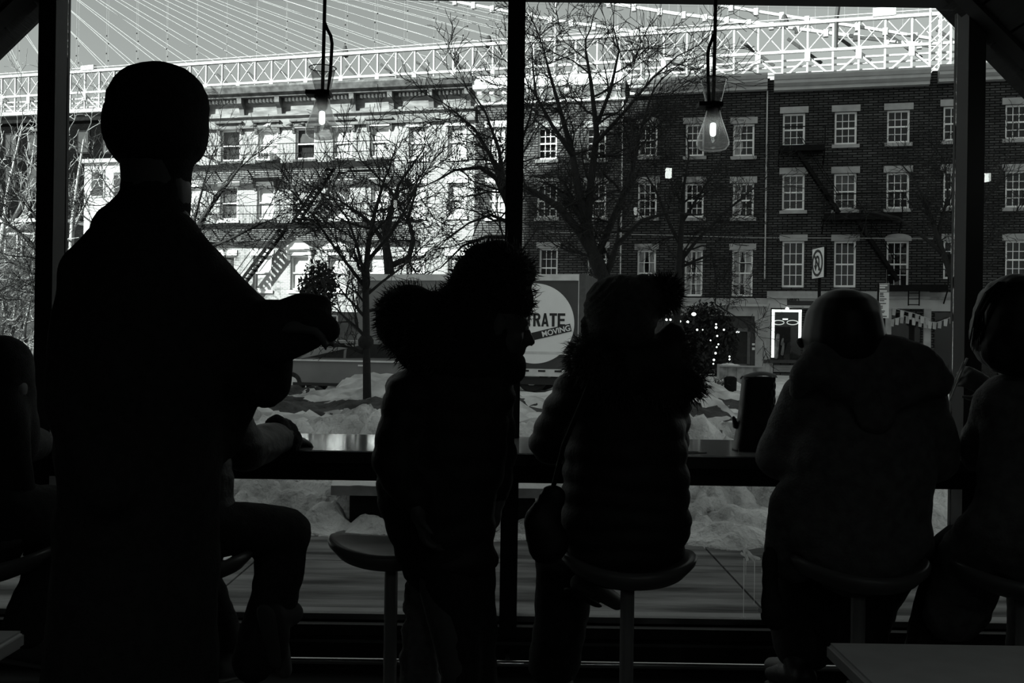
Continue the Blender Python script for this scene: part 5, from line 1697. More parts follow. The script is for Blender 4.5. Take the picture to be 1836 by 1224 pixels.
def person_body(name, label, J, group=None, voxel=0.0075, sc=1.0):
    """one continuous body; J holds world joints"""
    f = V(J['face']).normalized()
    up = (V((0, 0, 1)) - f * f.z).normalized()
    rt = f.cross(up)
    M = Matrix((rt, f, up)).transposed()
    h = J['head']
    mb = MB()
    H = lambda x, y, z: h + M @ V((x * sc, y * sc, z * sc))
    mb.ell(H(0, -0.012, 0.028), (0.076 * sc, 0.095 * sc, 0.088 * sc), M, 20, 14)
    mb.ell(H(0, 0.022, -0.035), (0.062 * sc, 0.066 * sc, 0.078 * sc), M, 18, 12)
    mb.ell(H(0, 0.060, -0.085), (0.030 * sc, 0.026 * sc, 0.022 * sc), M, 12, 8)
    mb.cap(H(0, 0.084, 0.012), H(0, 0.108, -0.026), 0.010 * sc, 0.014 * sc, n=10, m=3)
    for s_ in (-1, 1):
        mb.ell(H(s_ * 0.013, 0.096, -0.030), (0.009 * sc, 0.011 * sc, 0.008 * sc), M, 8, 6)
        mb.ell(H(s_ * 0.031, 0.073, 0.010), (0.014 * sc, 0.012 * sc, 0.011 * sc), M, 10, 8)
        mb.ell(H(s_ * 0.031, 0.078, 0.027), (0.020 * sc, 0.010 * sc, 0.007 * sc), M, 10, 6)
        mb.ell(H(s_ * 0.040, 0.058, -0.025), (0.020 * sc, 0.022 * sc, 0.022 * sc), M, 10, 8)
        mb.ell(H(s_ * 0.078, -0.008, -0.005), (0.010 * sc, 0.022 * sc, 0.032 * sc), M, 10, 8)
    mb.ell(H(0, 0.086, -0.053), (0.023 * sc, 0.013 * sc, 0.007 * sc), M, 10, 6)
    mb.ell(H(0, 0.084, -0.066), (0.020 * sc, 0.013 * sc, 0.008 * sc), M, 10, 6)
    nk, ch, hp = J['neck'], J['chest'], J['hip']
    mb.cap(H(0, -0.015, -0.055), nk, 0.054, 0.062, n=14)
    mb.cap(nk + (ch - nk) * 0.55, ch, 0.085, 0.130, ax=(1, 0, 0), k=0.68, n=18)
    mb.cap(ch, hp, 0.130, 0.140, ax=(1, 0, 0), k=0.70, n=18)
    for k_ in ('L', 'R'):
        sh, el, wr, hd, nm = J[k_]
        mb.cap(nk + (ch - nk) * 0.35, sh, 0.048, 0.050, k=1, n=12)
        mb.cap(sh, el, 0.050, 0.040, n=12).cap(el, wr, 0.040, 0.027, n=12)
        hand(mb, wr, hd, nm, J.get('curl', 0.55))
    for k_ in ('LL', 'RL'):
        hj, kn, an, td = J[k_]
        mb.cap(hp + (hj - hp) * 0.4, hj, 0.095, 0.085, n=12)
        mb.cap(hj, kn, 0.080, 0.056, n=14).cap(kn, kn + (an - kn) * 0.35, 0.055, 0.055, n=14).cap(kn + (an - kn) * 0.35, an, 0.055, 0.036, n=14)
        td = V(td).normalized()
        mb.cap(an - V((0, 0, 0.03)), an + td * 0.15 - V((0, 0, 0.04)), 0.036, 0.028, n=10)
    base = V((hp.x, hp.y, J.get('base', 0.0)))
    o = finish_remesh(mb, name, M_skin, voxel, 3, off=base)
    o.location = base
    tag(o, label, 'person', group)
    o['_n'] = 0
    del o['_n']
    # eyes
    ey = MB()
    for s_ in (-1, 1):
        ey.ell(H(s_ * 0.031, 0.080, 0.012), (0.0095, 0.0095, 0.0095), M, 10, 8)
    ey.build('eyes', mat('eye_white', 0.5, 0.4, rough=0.2), o, smooth=True, off=base)
    return o, base, H, M
class Garb:
    def __init__(s): s.mb = MB()
    def c(s, a, b, Y1, Y2=None, k=0.62, ax=(1, 0, 0), n=18):
        Y2 = Y1 if Y2 is None else Y2
        s.mb.cap(P(a[0], a[1], Y1), P(b[0], b[1], Y2), PR(a[2], Y1), PR(b[2], Y2), ax=ax, k=k, n=n)
        return s
    def e(s, a, Y, ky=1.0):
        s.mb.ell(P(a[0], a[1], Y), (PR(a[2], Y), PR(a[2], Y) * ky, PR(a[3], Y)))
        return s
    def done(s, name, m, parent, off, voxel=0.013, smooth=5, disp=None):
        return finish_remesh(s.mb, name, m, voxel, smooth, disp, parent, off)
def spikes(name, obj, n, L, m, seed, filt=None, droop=(0, 0, 0), rad=0.0022, jit=0.5, parent=None):
    """fur: short tapered tufts rooted on the surface of obj"""
    rnd = random.Random(seed)
    me = obj.data
    polys = [p for p in me.polygons if filt is None or filt(p.center, p.normal)]
    if not polys:
        return None
    ws, t = [], 0.0
    for p in polys:
        t += p.area
        ws.append(t)
    import bisect
    mb = MB()
    dr = V(droop)
    for i in range(n):
        p = polys[bisect.bisect(ws, rnd.random() * t) % len(polys)]
        q = p.center + V((rnd.gauss(0, .006), rnd.gauss(0, .006), rnd.gauss(0, .006)))
        d = (p.normal + V((rnd.gauss(0, jit), rnd.gauss(0, jit), rnd.gauss(0, jit))) + dr).normalized()
        l = L * rnd.uniform(0.5, 1.35)
        mid = q + d * l * 0.55
        tip = mid + (d + dr * 0.7 + V((rnd.gauss(0, .2), rnd.gauss(0, .2), rnd.gauss(0, .2)))).normalized() * l * 0.5
        a = d.cross(V((0.3, 0.5, 0.8))).normalized() * rad
        b = d.cross(a).normalized() * rad
        k = len(mb.v)
        q = q - p.normal * 0.004
        mb.v += [tuple(q + a), tuple(q - a * 0.5 + b), tuple(q - a * 0.5 - b), tuple(mid + a * 0.6), tuple(mid - a * 0.3 + b * 0.5), tuple(mid - a * 0.3 - b * 0.5), tuple(tip)]
        mb.f += [(k, k + 1, k + 4, k + 3), (k + 1, k + 2, k + 5, k + 4), (k + 2, k, k + 3, k + 5), (k + 3, k + 4, k + 6), (k + 4, k + 5, k + 6), (k + 5, k + 3, k + 6)]
    o = mb.build(name, m, parent if parent is not None else obj)
    o['kind'] = 'stuff'
    return o
def shoe(parent, off, an, td, m=None, L=0.17, r=0.048):
    m = m or M_leather
    td = V(td).normalized()
    mb = MB()
    dn = V((0, 0, -1)) - td * (-td.z)
    dn.normalize()
    h0 = an + dn * 0.055 - td * 0.05
    mb.cap(h0, h0 + td * L * 0.6, r * 0.92, r, n=12).cap(h0 + td * L * 0.6, h0 + td * L * 1.15 + dn * 0.012, r, r * 0.72, n=12).cap(an + dn * -0.03, h0 + td * 0.02, r * 1.0, r * 0.95, n=12)
    o = finish_remesh(mb, 'shoe', m, 0.009, 3, None, parent, off)
    s0 = h0 + dn * r * 0.86
    sm = MB().cap(s0 - td * 0.02, s0 + td * L * 1.2 + dn * 0.004, r * 0.86, r * 0.70, ax=td.cross(dn), k=0.30, n=14, m=3)
    sm.build('sole', (M_sole if m is M_sneaker else M_black), o, smooth=True, off=off)
    return o
NDN = (0, 0, -1)

# ---- seated person in the pompom beanie
Y = 3.16
J = dict(head=P(1118, 562, 3.12), face=(0.35, 0.9, -0.22), neck=P(1118, 652, 3.17), chest=P(1118, 745, 3.19), hip=P(1120, 945, 3.17),
         L=(P(1040, 700, 3.2), P(990, 792, 3.32), P(1050, 790, 3.72), (0.8, 0.5, -0.12), NDN), R=(P(1196, 700, 3.2), P(1206, 795, 3.32), P(1160, 788, 3.72), (-0.8, 0.5, -0.12), NDN),
         LL=(P(1070, 955, 3.2), P(1015, 985, 3.62), P(1003, 1215, 3.5), (-0.2, 1, -0.15)), RL=(P(1160, 955, 3.2), P(1120, 985, 3.62), P(1064, 1036, 3.32), (0.55, 0.6, -0.40)))
o, off, H, M = person_body('person', 'person in a pompom beanie and fur collared puffer coat seated on a stool', J)
g = Garb()
g.c((1120, 690, 92), (1122, 800, 112), Y, k=0.62).c((1122, 800, 112), (1122, 945, 116), Y, k=0.66).c((1060, 940, 60), (1185, 940, 56), Y, k=0.8)
g.c((1050, 702, 48), (1195, 700, 46), Y, k=0.9)
g.c((1042, 705, 50), (990, 790, 42), Y, 3.3, k=0.95).c((990, 792, 42), (1042, 790, 36), 3.3, 3.66, k=0.95)
g.c((1200, 705, 42), (1200, 800, 34), Y, 3.3, k=0.95).c((1200, 800, 33), (1165, 788, 30), 3.3, 3.66, k=0.95)
g.c((1080, 960, 70), (1050, 975, 60), Y, 3.5, k=0.7).c((1160, 960, 70), (1140, 975, 60), Y, 3.5, k=0.7)
coat = g.done('puffer_coat', M_coat, o, off, disp=wrinkle(0.006, 7, 0.009, 46))
g = Garb().c((1085, 650, 62), (1175, 655, 62), 3.13, k=0.9).c((1060, 645, 40), (1110, 690, 40), 3.05, k=0.8).c((1210, 610, 26), (1210, 680, 40), 3.12, k=0.8).c((1240, 690, 26), (1180, 700, 40), 3.1, k=0.8).c((1206, 602, 26), (1180, 640, 34), 3.12, k=0.8)
hood = g.done('fur_trimmed_hood', M_coat, o, off, disp=wrinkle(0.004, 10))
spikes('fur_trim', hood, 3400, 0.034, M_fur, 5, droop=(0, -0.1, -0.45), jit=0.55, rad=0.0017,
       filt=lambda c, n: (c + off).x < P(1120, 600, 3.1).x or (c + off).x > P(1225, 600, 3.1).x or (c + off).z < P(0, 690, 3.1).z)
g = Garb().c((1116, 556, 65), (1114, 576, 64), 3.12, k=1.1).c((1106, 552, 60), (1150, 536, 46), 3.12, k=1.0).c((1150, 535, 42), (1172, 545, 30), 3.12, k=0.9).c((1060, 580, 20), (1056, 605, 15), 3.13, k=0.7)
def ribs(co, n):
    a = math.atan2(co.x - (J['head'] - off).x, co.z - (J['head'] - off).z + 0.25)
    return 0.0016 * math.sin(a * 150) + 0.001 * noise.noise(co * 60)
hat = g.done('beanie', M_knit, o, off, voxel=0.008, smooth=4, disp=ribs)
g = Garb().e((1188, 527, 30, 29), 3.12)
pom = g.done('pompom', M_fur, hat, off, voxel=0.01, smooth=2)
spikes('pompom_fur', pom, 1500, 0.032, M_fur, 8, jit=0.35, rad=0.0016, parent=hat)
g = Garb().c((1072, 965, 60), (1012, 990, 56), 3.22, 3.6, k=0.85).c((1012, 990, 52), (1008, 1100, 50), 3.6, 3.54, k=0.8).c((1008, 1100, 48), (993, 1190, 47), 3.54, 3.5, k=0.85)
g.c((1150, 965, 60), (1120, 990, 56), 3.22, 3.62, k=0.85).c((1120, 990, 46), (1066, 1024, 26), 3.62, 3.34, k=0.85)
g.done('trousers', M_jean, o, off, disp=wrinkle(0.006, 12))
shoe(o, off, J['LL'][2] + V((0, 0, 0.0)), J['LL'][3])
bt = shoe(o, off, J['RL'][2] + V((0.0, 0, 0.02)), J['RL'][3], M_knit, L=0.085, r=0.040)
q = P(968, 1000, 3.05)
sb = thing('shoulder_bag', 'soft dark shoulder bag hanging at the hip of the pompom beanie person', 'bag', (q.x, 3.10, q.z))
g = Garb().c((968, 935, 32), (982, 975, 40), 3.10, k=0.55).c((990, 890, 26), (970, 940, 32), 3.10, k=0.5)
g.done('pouch', M_leather, sb, V(sb.location), disp=wrinkle(0.005, 14))
MB().tube([P(990, 880, 3.10) - V(sb.location), P(1010, 800, 3.04) - V(sb.location), P(1060, 680, 3.02) - V(sb.location)], 0.008, 6).build('strap', M_coat3, sb)

# ---- seated person with the hood lying on the shoulders
Y = 3.2
J = dict(head=P(1512, 596, 3.14), face=(-0.1, 1, -0.3), neck=P(1515, 672, 3.18), chest=P(1532, 765, 3.22), hip=P(1545, 950, 3.2),
         L=(P(1445, 722, 3.2), P(1400, 818, 3.32), P(1465, 790, 3.72), (0.8, 0.5, -0.12), NDN), R=(P(1632, 722, 3.2), P(1672, 818, 3.32), P(1610, 792, 3.72), (-0.8, 0.5, -0.12), NDN),
         LL=(P(1495, 960, 3.22), P(1470, 985, 3.65), P(1425, 1180, 3.45), (-0.3, 1, -0.2)), RL=(P(1600, 960, 3.22), P(1610, 985, 3.65), P(1545, 1180, 3.45), (0.2, 1, -0.2)))
o, off, H, M = person_body('person', 'person in a canvas parka with its hood lying folded on the shoulders', J)
g = Garb()
g.c((1545, 740, 122), (1545, 830, 136), Y, k=0.6).c((1545, 830, 136), (1540, 945, 124), Y, k=0.62).c((1470, 945, 62), (1605, 945, 62), Y, k=0.85)
g.c((1452, 715, 50), (1640, 712, 52), Y, k=0.95)
g.c((1450, 720, 52), (1402, 815, 48), Y, 3.3, k=0.9).c((1402, 818, 48), (1462, 800, 38), 3.3, 3.64, k=0.9)
g.c((1640, 715, 56), (1668, 818, 54), Y, 3.3, k=0.9).c((1668, 818, 50), (1612, 798, 38), 3.3, 3.64, k=0.9)
g.c((1445, 900, 66), (1425, 1000, 54), 3.22, 3.3, k=0.6).c((1500, 965, 70), (1480, 985, 60), Y, 3.55, k=0.7).c((1600, 965, 70), (1610, 985, 60), Y, 3.55, k=0.7)
g.done('parka', M_coat2, o, off, disp=wrinkle(0.009, 8))
g = Garb()
pts = [(1446, 668, 30), (1480, 638, 34), (1540, 626, 34), (1600, 634, 36), (1650, 655, 38), (1676, 682, 34)]
for a, b in zip(pts[:-1], pts[1:]):
    g.c(a, b, 3.08, k=0.9)
g.c((1500, 668, 48), (1610, 680, 56), 3.08, k=0.75).c((1440, 680, 26), (1430, 700, 18), 3.1, k=0.8)
g.c((1560, 690, 60), (1570, 740, 40), 3.07, k=0.5)
g.done('hood', M_coat2, o, off, disp=wrinkle(0.006, 14))
g = Garb().c((1512, 586, 70), (1512, 606, 74), 3.14, k=1.05).c((1530, 580, 60), (1556, 610, 36), 3.14, k=0.9)
hat = g.done('beanie', M_hair, o, off, voxel=0.009, smooth=4)
MB().cap(P(1435, 612, 3.16) - off, P(1437, 618, 3.16) - off, 0.012, 0.010, n=8, m=3).build('earpiece', M_knit, hat, smooth=True)
g = Garb().c((1500, 965, 62), (1472, 990, 58), 3.24, 3.62, k=0.85).c((1472, 990, 58), (1440, 1080, 62), 3.62, 3.55, k=0.8).c((1440, 1080, 62), (1440, 1150, 55), 3.55, 3.48, k=0.8)
g.c((1598, 965, 62), (1604, 990, 58), 3.24, 3.62, k=0.85).c((1604, 990, 56), (1560, 1070, 50), 3.62, 3.55, k=0.8).c((1560, 1070, 50), (1545, 1150, 44), 3.55, 3.48, k=0.8)
g.done('trousers', M_jean, o, off, disp=wrinkle(0.006, 12))
for k_ in ('LL', 'RL'): shoe(o, off, J[k_][2], J[k_][3])
q = P(1385, 1115, 3.2)
sb = thing('hip_pouch', 'small dark pouch with a bright buckle hanging under the parka', 'bag', (q.x, 3.22, q.z))
g = Garb().c((1383, 1075, 20), (1390, 1105, 27), 3.22, k=0.6).c((1380, 990, 14), (1382, 1075, 18), 3.22, k=0.5)
g.done('pouch', M_coat, sb, V(sb.location), voxel=0.01, disp=wrinkle(0.004, 18))
MB().box(-0.050, -0.040, -0.04, -0.03, 0.035, 0.047).build('buckle', M_threshold, sb)

# ---- standing person in the fur hat, face in profile
Y = 3.0
J = dict(head=P(893, 585, 3.0), face=(0.97, 0.12, -0.18), neck=P(852, 668, 3.0), chest=P(806, 765, 3.0), hip=P(800, 970, 3.0),
         L=(P(722, 715, 2.94), P(702, 830, 2.92), P(745, 905, 2.84), (0.3, -0.1, -1), (1, 0, 0)), R=(P(880, 715, 3.05), P(902, 805, 3.12), P(896, 880, 3.1), (-0.1, 0.1, -1), (-1, 0, 0)),
         LL=(P(785, 1000, 2.98), P(826, 1215, 2.98), P(824, 1395, 3.0), (0.9, 0.35, 0)), RL=(P(830, 1000, 3.05), P(856, 1215, 3.05), P(862, 1398, 3.08), (0.9, 0.35, 0)))
o, off, H, M = person_body('person', 'standing person in a fur hat and padded coat with face in profile', J)
g = Garb()
g.c((808, 715, 98), (808, 800, 106), Y, k=0.62).c((808, 800, 106), (782, 880, 108), Y, k=0.65).c((782, 880, 108), (800, 985, 90), Y, k=0.68)
g.c((735, 705, 46), (880, 705, 46), Y, k=0.95).c((830, 1000, 64), (800, 1000, 70), Y, k=0.5)
g.c((728, 715, 42), (704, 830, 38), 2.95, 2.92, k=0.95).c((704, 832, 36), (742, 895, 30), 2.92, 2.85, k=0.95)
g.c((878, 715, 42), (894, 805, 34), 3.05, 3.12, k=0.95).c((894, 805, 33), (890, 875, 27), 3.12, 3.1, k=0.95)
g.done('padded_coat', M_coat, o, off, disp=wrinkle(0.007, 7, 0.007, 40))
g = Garb().c((735, 575, 64), (760, 600, 62), 2.98, k=0.9).c((760, 610, 60), (830, 650, 60), 2.98, k=0.8).c((722, 570, 48), (800, 580, 56), 2.98, k=0.8).c((850, 570, 74), (850, 610, 76), 3.0, k=0.8).c((860, 640, 62), (905, 655, 40), 3.0, k=0.9)
hood = g.done('hood', M_coat3, o, off, disp=wrinkle(0.008, 10))
spikes('hood_fur', hood, 1900, 0.020, M_fur, 15, droop=(-0.2, 0, -0.2), rad=0.0016, filt=lambda c, n: n.x < 0.3 and (c + off).x < P(820, 500, 3).x)
g = Garb().c((862, 500, 54), (905, 492, 52), 3.0, k=0.95).c((872, 465, 36), (890, 452, 26), 3.0, k=0.9).c((900, 535, 56), (866, 550, 58), 3.0, k=0.9).c((822, 520, 30), (850, 530, 46), 3.0, k=0.9).c((925, 500, 32), (940, 492, 24), 3.0, k=0.9)
hat = g.done('fur_hat', M_coat3, o, off, voxel=0.011, disp=wrinkle(0.008, 12))
spikes('hat_fur', hat, 2600, 0.022, M_fur, 16, droop=(-0.1, 0, 0.1), rad=0.0016)
g = Garb().c((795, 995, 62), (824, 1110, 42), 2.98, 2.98, k=0.95).c((824, 1110, 42), (826, 1210, 36), 2.98, 2.98, k=0.95).c((826, 1210, 36), (824, 1380, 38), 2.98, 3.0, k=0.95).c((835, 995, 56), (852, 1110, 40), 3.05, 3.05, k=0.95).c((852, 1110, 40), (856, 1210, 36), 3.05, 3.05, k=0.95).c((856, 1210, 36), (864, 1380, 38), 3.05, 3.08, k=0.95)
g.done('trousers', M_jean, o, off, disp=wrinkle(0.005, 12))
for k_ in ('LL', 'RL'): shoe(o, off, J[k_][2], J[k_][3])
q = P(752, 1120, 3.5)
jk = thing('hanging_coat', 'crumpled dark coat hanging below the stool beside the standing person', 'coat', (q.x, 3.5, P(752, 1240, 3.5).z))
g = Garb().c((745, 1045, 20), (755, 1120, 34), 3.5, k=0.6).c((755, 1120, 34), (752, 1235, 38), 3.5, k=0.6).c((770, 1080, 14), (780, 1140, 12), 3.46, k=0.8)
g.done('folds', M_coat2, jk, V(jk.location), disp=wrinkle(0.014, 16))

# ---- person walking past close by
Y = 1.8
J = dict(head=P(281, 232, Y), face=(0.25, 0.95, -0.1), curl=1.0, neck=P(282, 345, Y), chest=P(258, 500, Y), hip=P(245, 1000, Y),
         L=(P(165, 500, 1.78), P(150, 720, 1.78), P(215, 880, 1.80), (0.4, 0.1, -1), (1, 0.2, 0)), R=(P(345, 500, 1.86), P(440, 655, 1.84), P(462, 597, 1.76), (0.95, -0.1, 0.25), (0, 0.3, -1)),
         LL=(P(215, 1050, 1.78), P(240, 1470, 1.90), P(150, 1870, 1.78), (0.9, 0.3, -0.1)), RL=(P(275, 1050, 1.84), P(330, 1470, 1.78), P(330, 1880, 1.84), (0.95, 0.25, 0.0)))
o, off, H, M = person_body('person', 'large dark figure in a knit cap and long coat walking past with one arm raised', J, sc=0.9)
g = Garb()
g.c((262, 470, 116), (255, 620, 152), Y, k=0.85).c((255, 620, 152), (250, 900, 142), Y, k=0.9).c((250, 900, 142), (235, 1240, 152), Y, k=0.95)
g.c((190, 475, 62), (330, 470, 62), Y, k=0.95).c((268, 400, 56), (258, 455, 88), Y, k=0.9)
g.c((172, 490, 64), (140, 720, 62), 1.78, 1.74, k=0.95).c((140, 720, 60), (200, 880, 50), 1.74, 1.67, k=0.95)
g.c((335, 500, 80), (440, 625, 84), 1.84, 1.82, k=0.9).c((430, 615, 80), (500, 590, 56), 1.82, 1.77, k=0.95).c((500, 585, 52), (545, 560, 32), 1.77, k=0.9).c((470, 640, 62), (480, 690, 44), 1.82, k=0.8).c((390, 640, 100), (400, 780, 46), 1.85, k=0.5)
g.done('long_coat', M_coat3, o, off, voxel=0.012, disp=wrinkle(0.006, 8))
Garb().c((490, 592, 48), (545, 565, 43), 1.765, k=0.9).c((545, 563, 40), (570, 553, 28), 1.765, k=0.9).c((490, 615, 44), (555, 600, 30), 1.755, k=0.9).c((560, 574, 32), (590, 592, 24), 1.74, k=0.9).done('mitten', M_coat3, o, off, voxel=0.009)
g = Garb().c((282, 200, 88), (280, 228, 93), Y, k=1.12).c((270, 190, 78), (296, 190, 78), Y, k=1.0)
hat = g.done('knit_cap', M_coat3, o, off, voxel=0.009, disp=wrinkle(0.002, 60))
g = Garb().c((282, 245, 90), (284, 292, 64), Y, k=1.0).c((281, 330, 60), (279, 372, 62), Y, k=1.05).c((272, 375, 62), (264, 420, 78), Y, k=0.95).c((252, 358, 36), (212, 418, 52), Y, k=0.9)
g.done('scarf', M_coat3, o, off, voxel=0.009, disp=wrinkle(0.004, 20))
g = Garb().c((220, 1060, 84), (240, 1470, 62), 1.78, 1.90, k=0.95).c((240, 1470, 62), (155, 1830, 52), 1.90, 1.78, k=0.95).c((278, 1060, 84), (330, 1470, 62), 1.84, 1.78, k=0.95).c((330, 1470, 62), (330, 1840, 52), 1.78, 1.84, k=0.95)
g.done('trousers', M_jean, o, off, voxel=0.014)
for k_ in ('LL', 'RL'): shoe(o, off, J[k_][2], J[k_][3])

# ---- person seated behind the walker, knee and forearm in view
Y = 3.15
J = dict(head=P(288, 600, 3.1), face=(0.2, 0.95, -0.2), neck=P(296, 690, 3.15), chest=P(305, 770, 3.17), hip=P(325, 940, 3.15),
         L=(P(215, 725, 3.15), P(190, 815, 3.3), P(260, 790, 3.7), (0.7, 0.6, -0.12), NDN), R=(P(392, 725, 3.15), P(448, 810, 3.35), P(506, 783, 3.68), (0.5, 0.8, -0.2), NDN),
         LL=(P(290, 950, 3.2), P(330, 985, 3.62), P(405, 1165, 3.5), (0.3, 1, -0.2)), RL=(P(365, 950, 3.12), P(515, 962, 3.28), P(496, 1108, 3.24), (0.12, 0.30, -1)))
o, off, H, M = person_body('person', 'seated person half hidden behind the walker with a bent knee and forearm on the counter', J)
g = Garb().c((305, 740, 98), (320, 935, 104), Y, k=0.65).c((235, 728, 44), (385, 728, 44), Y, k=0.95).c((225, 735, 44), (195, 812, 38), Y, 3.3, k=0.95).c((195, 812, 36), (255, 795, 30), 3.3, 3.66, k=0.95)
g.c((388, 735, 46), (440, 805, 42), Y, 3.32, k=0.95).c((440, 805, 42), (502, 785, 30), 3.32, 3.64, k=0.95).c((396, 870, 26), (360, 930, 50), Y, k=0.7)
g.done('jacket', M_coat, o, off, disp=wrinkle(0.007, 9, 0.004, 70))
spk = Garb().c((506, 775, 27), (516, 790, 26), 3.66, k=0.9).c((495, 765, 22), (500, 780, 24), 3.62, k=0.9).done('glove', M_coat3, o, off, voxel=0.008, smooth=2, disp=wrinkle(0.004, 40))
g = Garb().c((290, 925, 24), (300, 890, 40), Y, k=0.8)
Garb().c((288, 580, 66), (288, 604, 68), 3.1, k=1.05).done('beanie', M_coat3, o, off, voxel=0.01)
g = Garb().c((370, 945, 56), (512, 952, 46), 3.12, 3.28, k=0.95, ax=(0, 1, 0)).c((508, 965, 48), (496, 1050, 44), 3.28, 3.25, k=0.9).c((496, 1050, 44), (486, 1110, 38), 3.25, 3.24, k=0.9).c((480, 1090, 40), (455, 1185, 40), 3.24, 3.22, k=0.8)
g.c((295, 955, 56), (330, 985, 50), 3.2, 3.6, k=0.9).c((330, 985, 46), (400, 1150, 36), 3.6, 3.5, k=0.9)
g.done('trousers', M_jean, o, off, disp=wrinkle(0.006, 12))
shoe(o, off, J['RL'][2] + V((0.03, 0, 0.0)), J['RL'][3], M_sneaker, L=0.12, r=0.042)
shoe(o, off, J['LL'][2], J['LL'][3], M_sneaker)

# ---- person in the leftmost bay
Y = 3.1
J = dict(head=P(-108, 575, Y), face=(0.3, 0.9, -0.15), neck=P(-80, 650, Y), chest=P(-50, 760, Y), hip=P(-38, 945, Y),
         L=(P(-130, 715, Y), P(-150, 815, 3.3), P(-80, 790, 3.7), (0.6, 0.7, -0.12), NDN), R=(P(20, 690, Y), P(40, 800, 3.25), P(70, 792, 3.68), (0.3, 0.9, -0.12), NDN),
         LL=(P(-70, 955, 3.15), P(-90, 985, 3.6), P(-110, 1190, 3.5), (0, 1, -0.2)), RL=(P(5, 940, 3.05), P(112, 950, 3.3), P(58, 1130, 3.12), (1.0, 0.1, -0.18)))
o, off, H, M = person_body('person', 'seated person in a dark coat cut off by the frame in the leftmost bay', J)
g = Garb().c((-45, 715, 92), (-42, 930, 104), Y, k=0.65).c((-120, 715, 46), (5, 660, 50), Y, k=0.95).c((5, 650, 50), (25, 790, 44), Y, 3.22, k=0.95).c((25, 795, 42), (66, 796, 30), 3.22, 3.62, k=0.95)
g.c((-122, 720, 44), (-150, 812, 38), Y, 3.3, k=0.95).c((-150, 812, 36), (-85, 795, 30), 3.3, 3.64, k=0.95)
g.done('coat', M_coat3, o, off, disp=wrinkle(0.007, 9))
Garb().c((-108, 556, 66), (-108, 580, 68), Y, k=1.05).done('beanie', M_coat3, o, off, voxel=0.01)
g = Garb().c((0, 925, 62), (108, 925, 58), 3.05, 3.3, k=0.95, ax=(0, 1, 0)).c((108, 945, 56), (90, 1040, 52), 3.3, 3.2, k=0.9).c((90, 1040, 52), (50, 1120, 46), 3.2, 3.12, k=0.9)
g.c((-65, 955, 56), (-90, 985, 50), 3.15, 3.6, k=0.9).c((-90, 985, 46), (-110, 1180, 36), 3.6, 3.5, k=0.9)
g.done('trousers', M_jean, o, off, disp=wrinkle(0.006, 12))
for k_ in ('RL', 'LL'): shoe(o, off, J[k_][2], J[k_][3], M_sneaker)

# ---- person with bobbed hair at the right edge, lifting food to the mouth
Y = 3.1
J = dict(head=P(1822, 575, 3.08), face=(-0.35, 0.9, -0.25), neck=P(1832, 660, 3.1), chest=P(1850, 765, 3.13), hip=P(1850, 950, 3.12), curl=0.95,
         L=(P(1795, 720, 3.15), P(1752, 815, 3.32), P(1786, 702, 3.50), (-0.75, 0.1, 0.42), (-0.6, 0.6, 0.2)), R=(P(1920, 720, 3.15), P(1935, 818, 3.32), P(1842, 730, 3.52), (-0.7, 0.1, 0.5), (-0.4, 0.8, 0.1)),
         LL=(P(1810, 955, 3.15), P(1720, 985, 3.55), P(1660, 1180, 3.45), (-0.4, 1, -0.2)), RL=(P(1890, 955, 3.15), P(1860, 985, 3.6), P(1850, 1180, 3.5), (0, 1, -0.2)))
o, off, H, M = person_body('person', 'person with bobbed hair at the thick window post lifting thin sticks to the mouth', J, voxel=0.007)
g = Garb().c((1850, 735, 84), (1850, 940, 106), Y, k=0.65).c((1800, 712, 44), (1915, 715, 46), Y, k=0.95).c((1796, 716, 46), (1756, 808, 38), 3.13, 3.32, k=0.95).c((1756, 810, 36), (1782, 712, 31), 3.32, 3.49, k=0.95)
g.c((1915, 720, 44), (1935, 815, 38), 3.13, 3.32, k=0.95).c((1935, 815, 36), (1850, 738, 28), 3.32, 3.5, k=0.95)
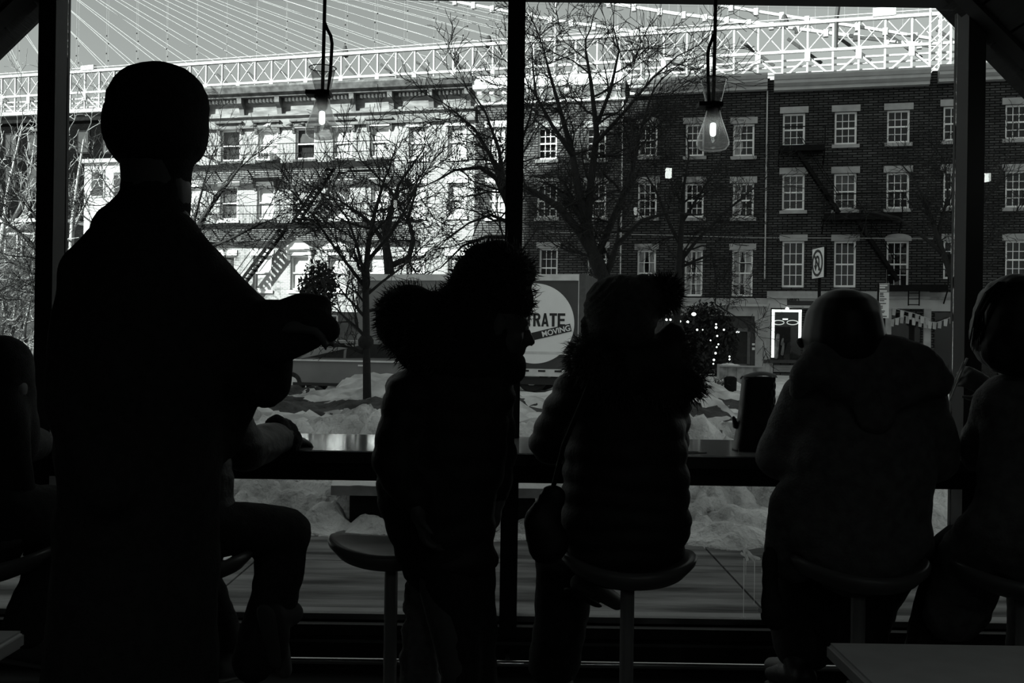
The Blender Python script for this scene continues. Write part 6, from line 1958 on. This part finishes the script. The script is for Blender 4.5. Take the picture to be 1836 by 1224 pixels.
g.c((1800, 950, 82), (1745, 1005, 70), Y, 3.25, k=0.7).c((1850, 960, 90), (1850, 990, 80), Y, 3.4, k=0.7).c((1745, 1000, 66), (1715, 1100, 60), 3.25, 3.35, k=0.6)
g.done('denim_jacket', M_coat2, o, off, disp=wrinkle(0.009, 12))
g = Garb().c((1822, 560, 70), (1818, 600, 74), 3.07, k=1.1).c((1770, 560, 22), (1762, 600, 18), 3.10, k=0.9).c((1765, 595, 18), (1785, 620, 15), 3.10, k=0.9).c((1800, 625, 42), (1850, 630, 44), 3.02, k=0.8)
hair = g.done('hair', M_hair, o, off, voxel=0.009, smooth=5, disp=wrinkle(0.003, 30))
rnd = random.Random(6)
hm = MB()
for i in range(160):
    a = rnd.uniform(-1.0, 1.0)
    x0 = 1820 + 68 * math.sin(a * 1.4)
    p0 = P(1820 + 30 * a, 505, 3.03 + rnd.uniform(-0.03, 0.03))
    p1 = P(x0 - 4, 560, 2.985 + 0.05 * abs(a))
    p2 = P(x0 - 6 + rnd.gauss(0, 6), 625 + rnd.gauss(0, 6), 2.99 + 0.06 * abs(a))
    hm.tube([p0, p0.lerp(p1, .5) + V((0.01 * a, -0.01, 0.012)), p1, p2], [0.0012, 0.0022, 0.002, 0.0008], 4, False)
oo = hm.build('loose_strands', M_hair, hair, off=off); oo['kind'] = 'stuff'
g = Garb().c((1812, 960, 60), (1722, 990, 56), 3.17, 3.52, k=0.85).c((1722, 990, 52), (1672, 1160, 50), 3.52, 3.46, k=0.85).c((1888, 960, 60), (1860, 990, 56), 3.17, 3.56, k=0.85).c((1860, 990, 50), (1850, 1160, 44), 3.56, 3.5, k=0.85)
g.done('trousers', M_jean, o, off, disp=wrinkle(0.006, 12))
for k_ in ('RL', 'LL'): shoe(o, off, J[k_][2], J[k_][3])
for j, (a, b, r) in enumerate((((1734, 642), (1703, 718), 0.0035), ((1728, 648), (1710, 688), 0.0028))):
    A, B = P(a[0], a[1], 3.50), P(b[0], b[1], 3.56)
    t = thing('eating_stick', ['longer', 'shorter'][j] + ' of the two pale eating sticks held up at the thick window post', 'chopstick', B)
    MB().tube([A - B, (0, 0, 0)], [r * 1.2, r * 0.7], 8).build('shaft', M_paper, t)
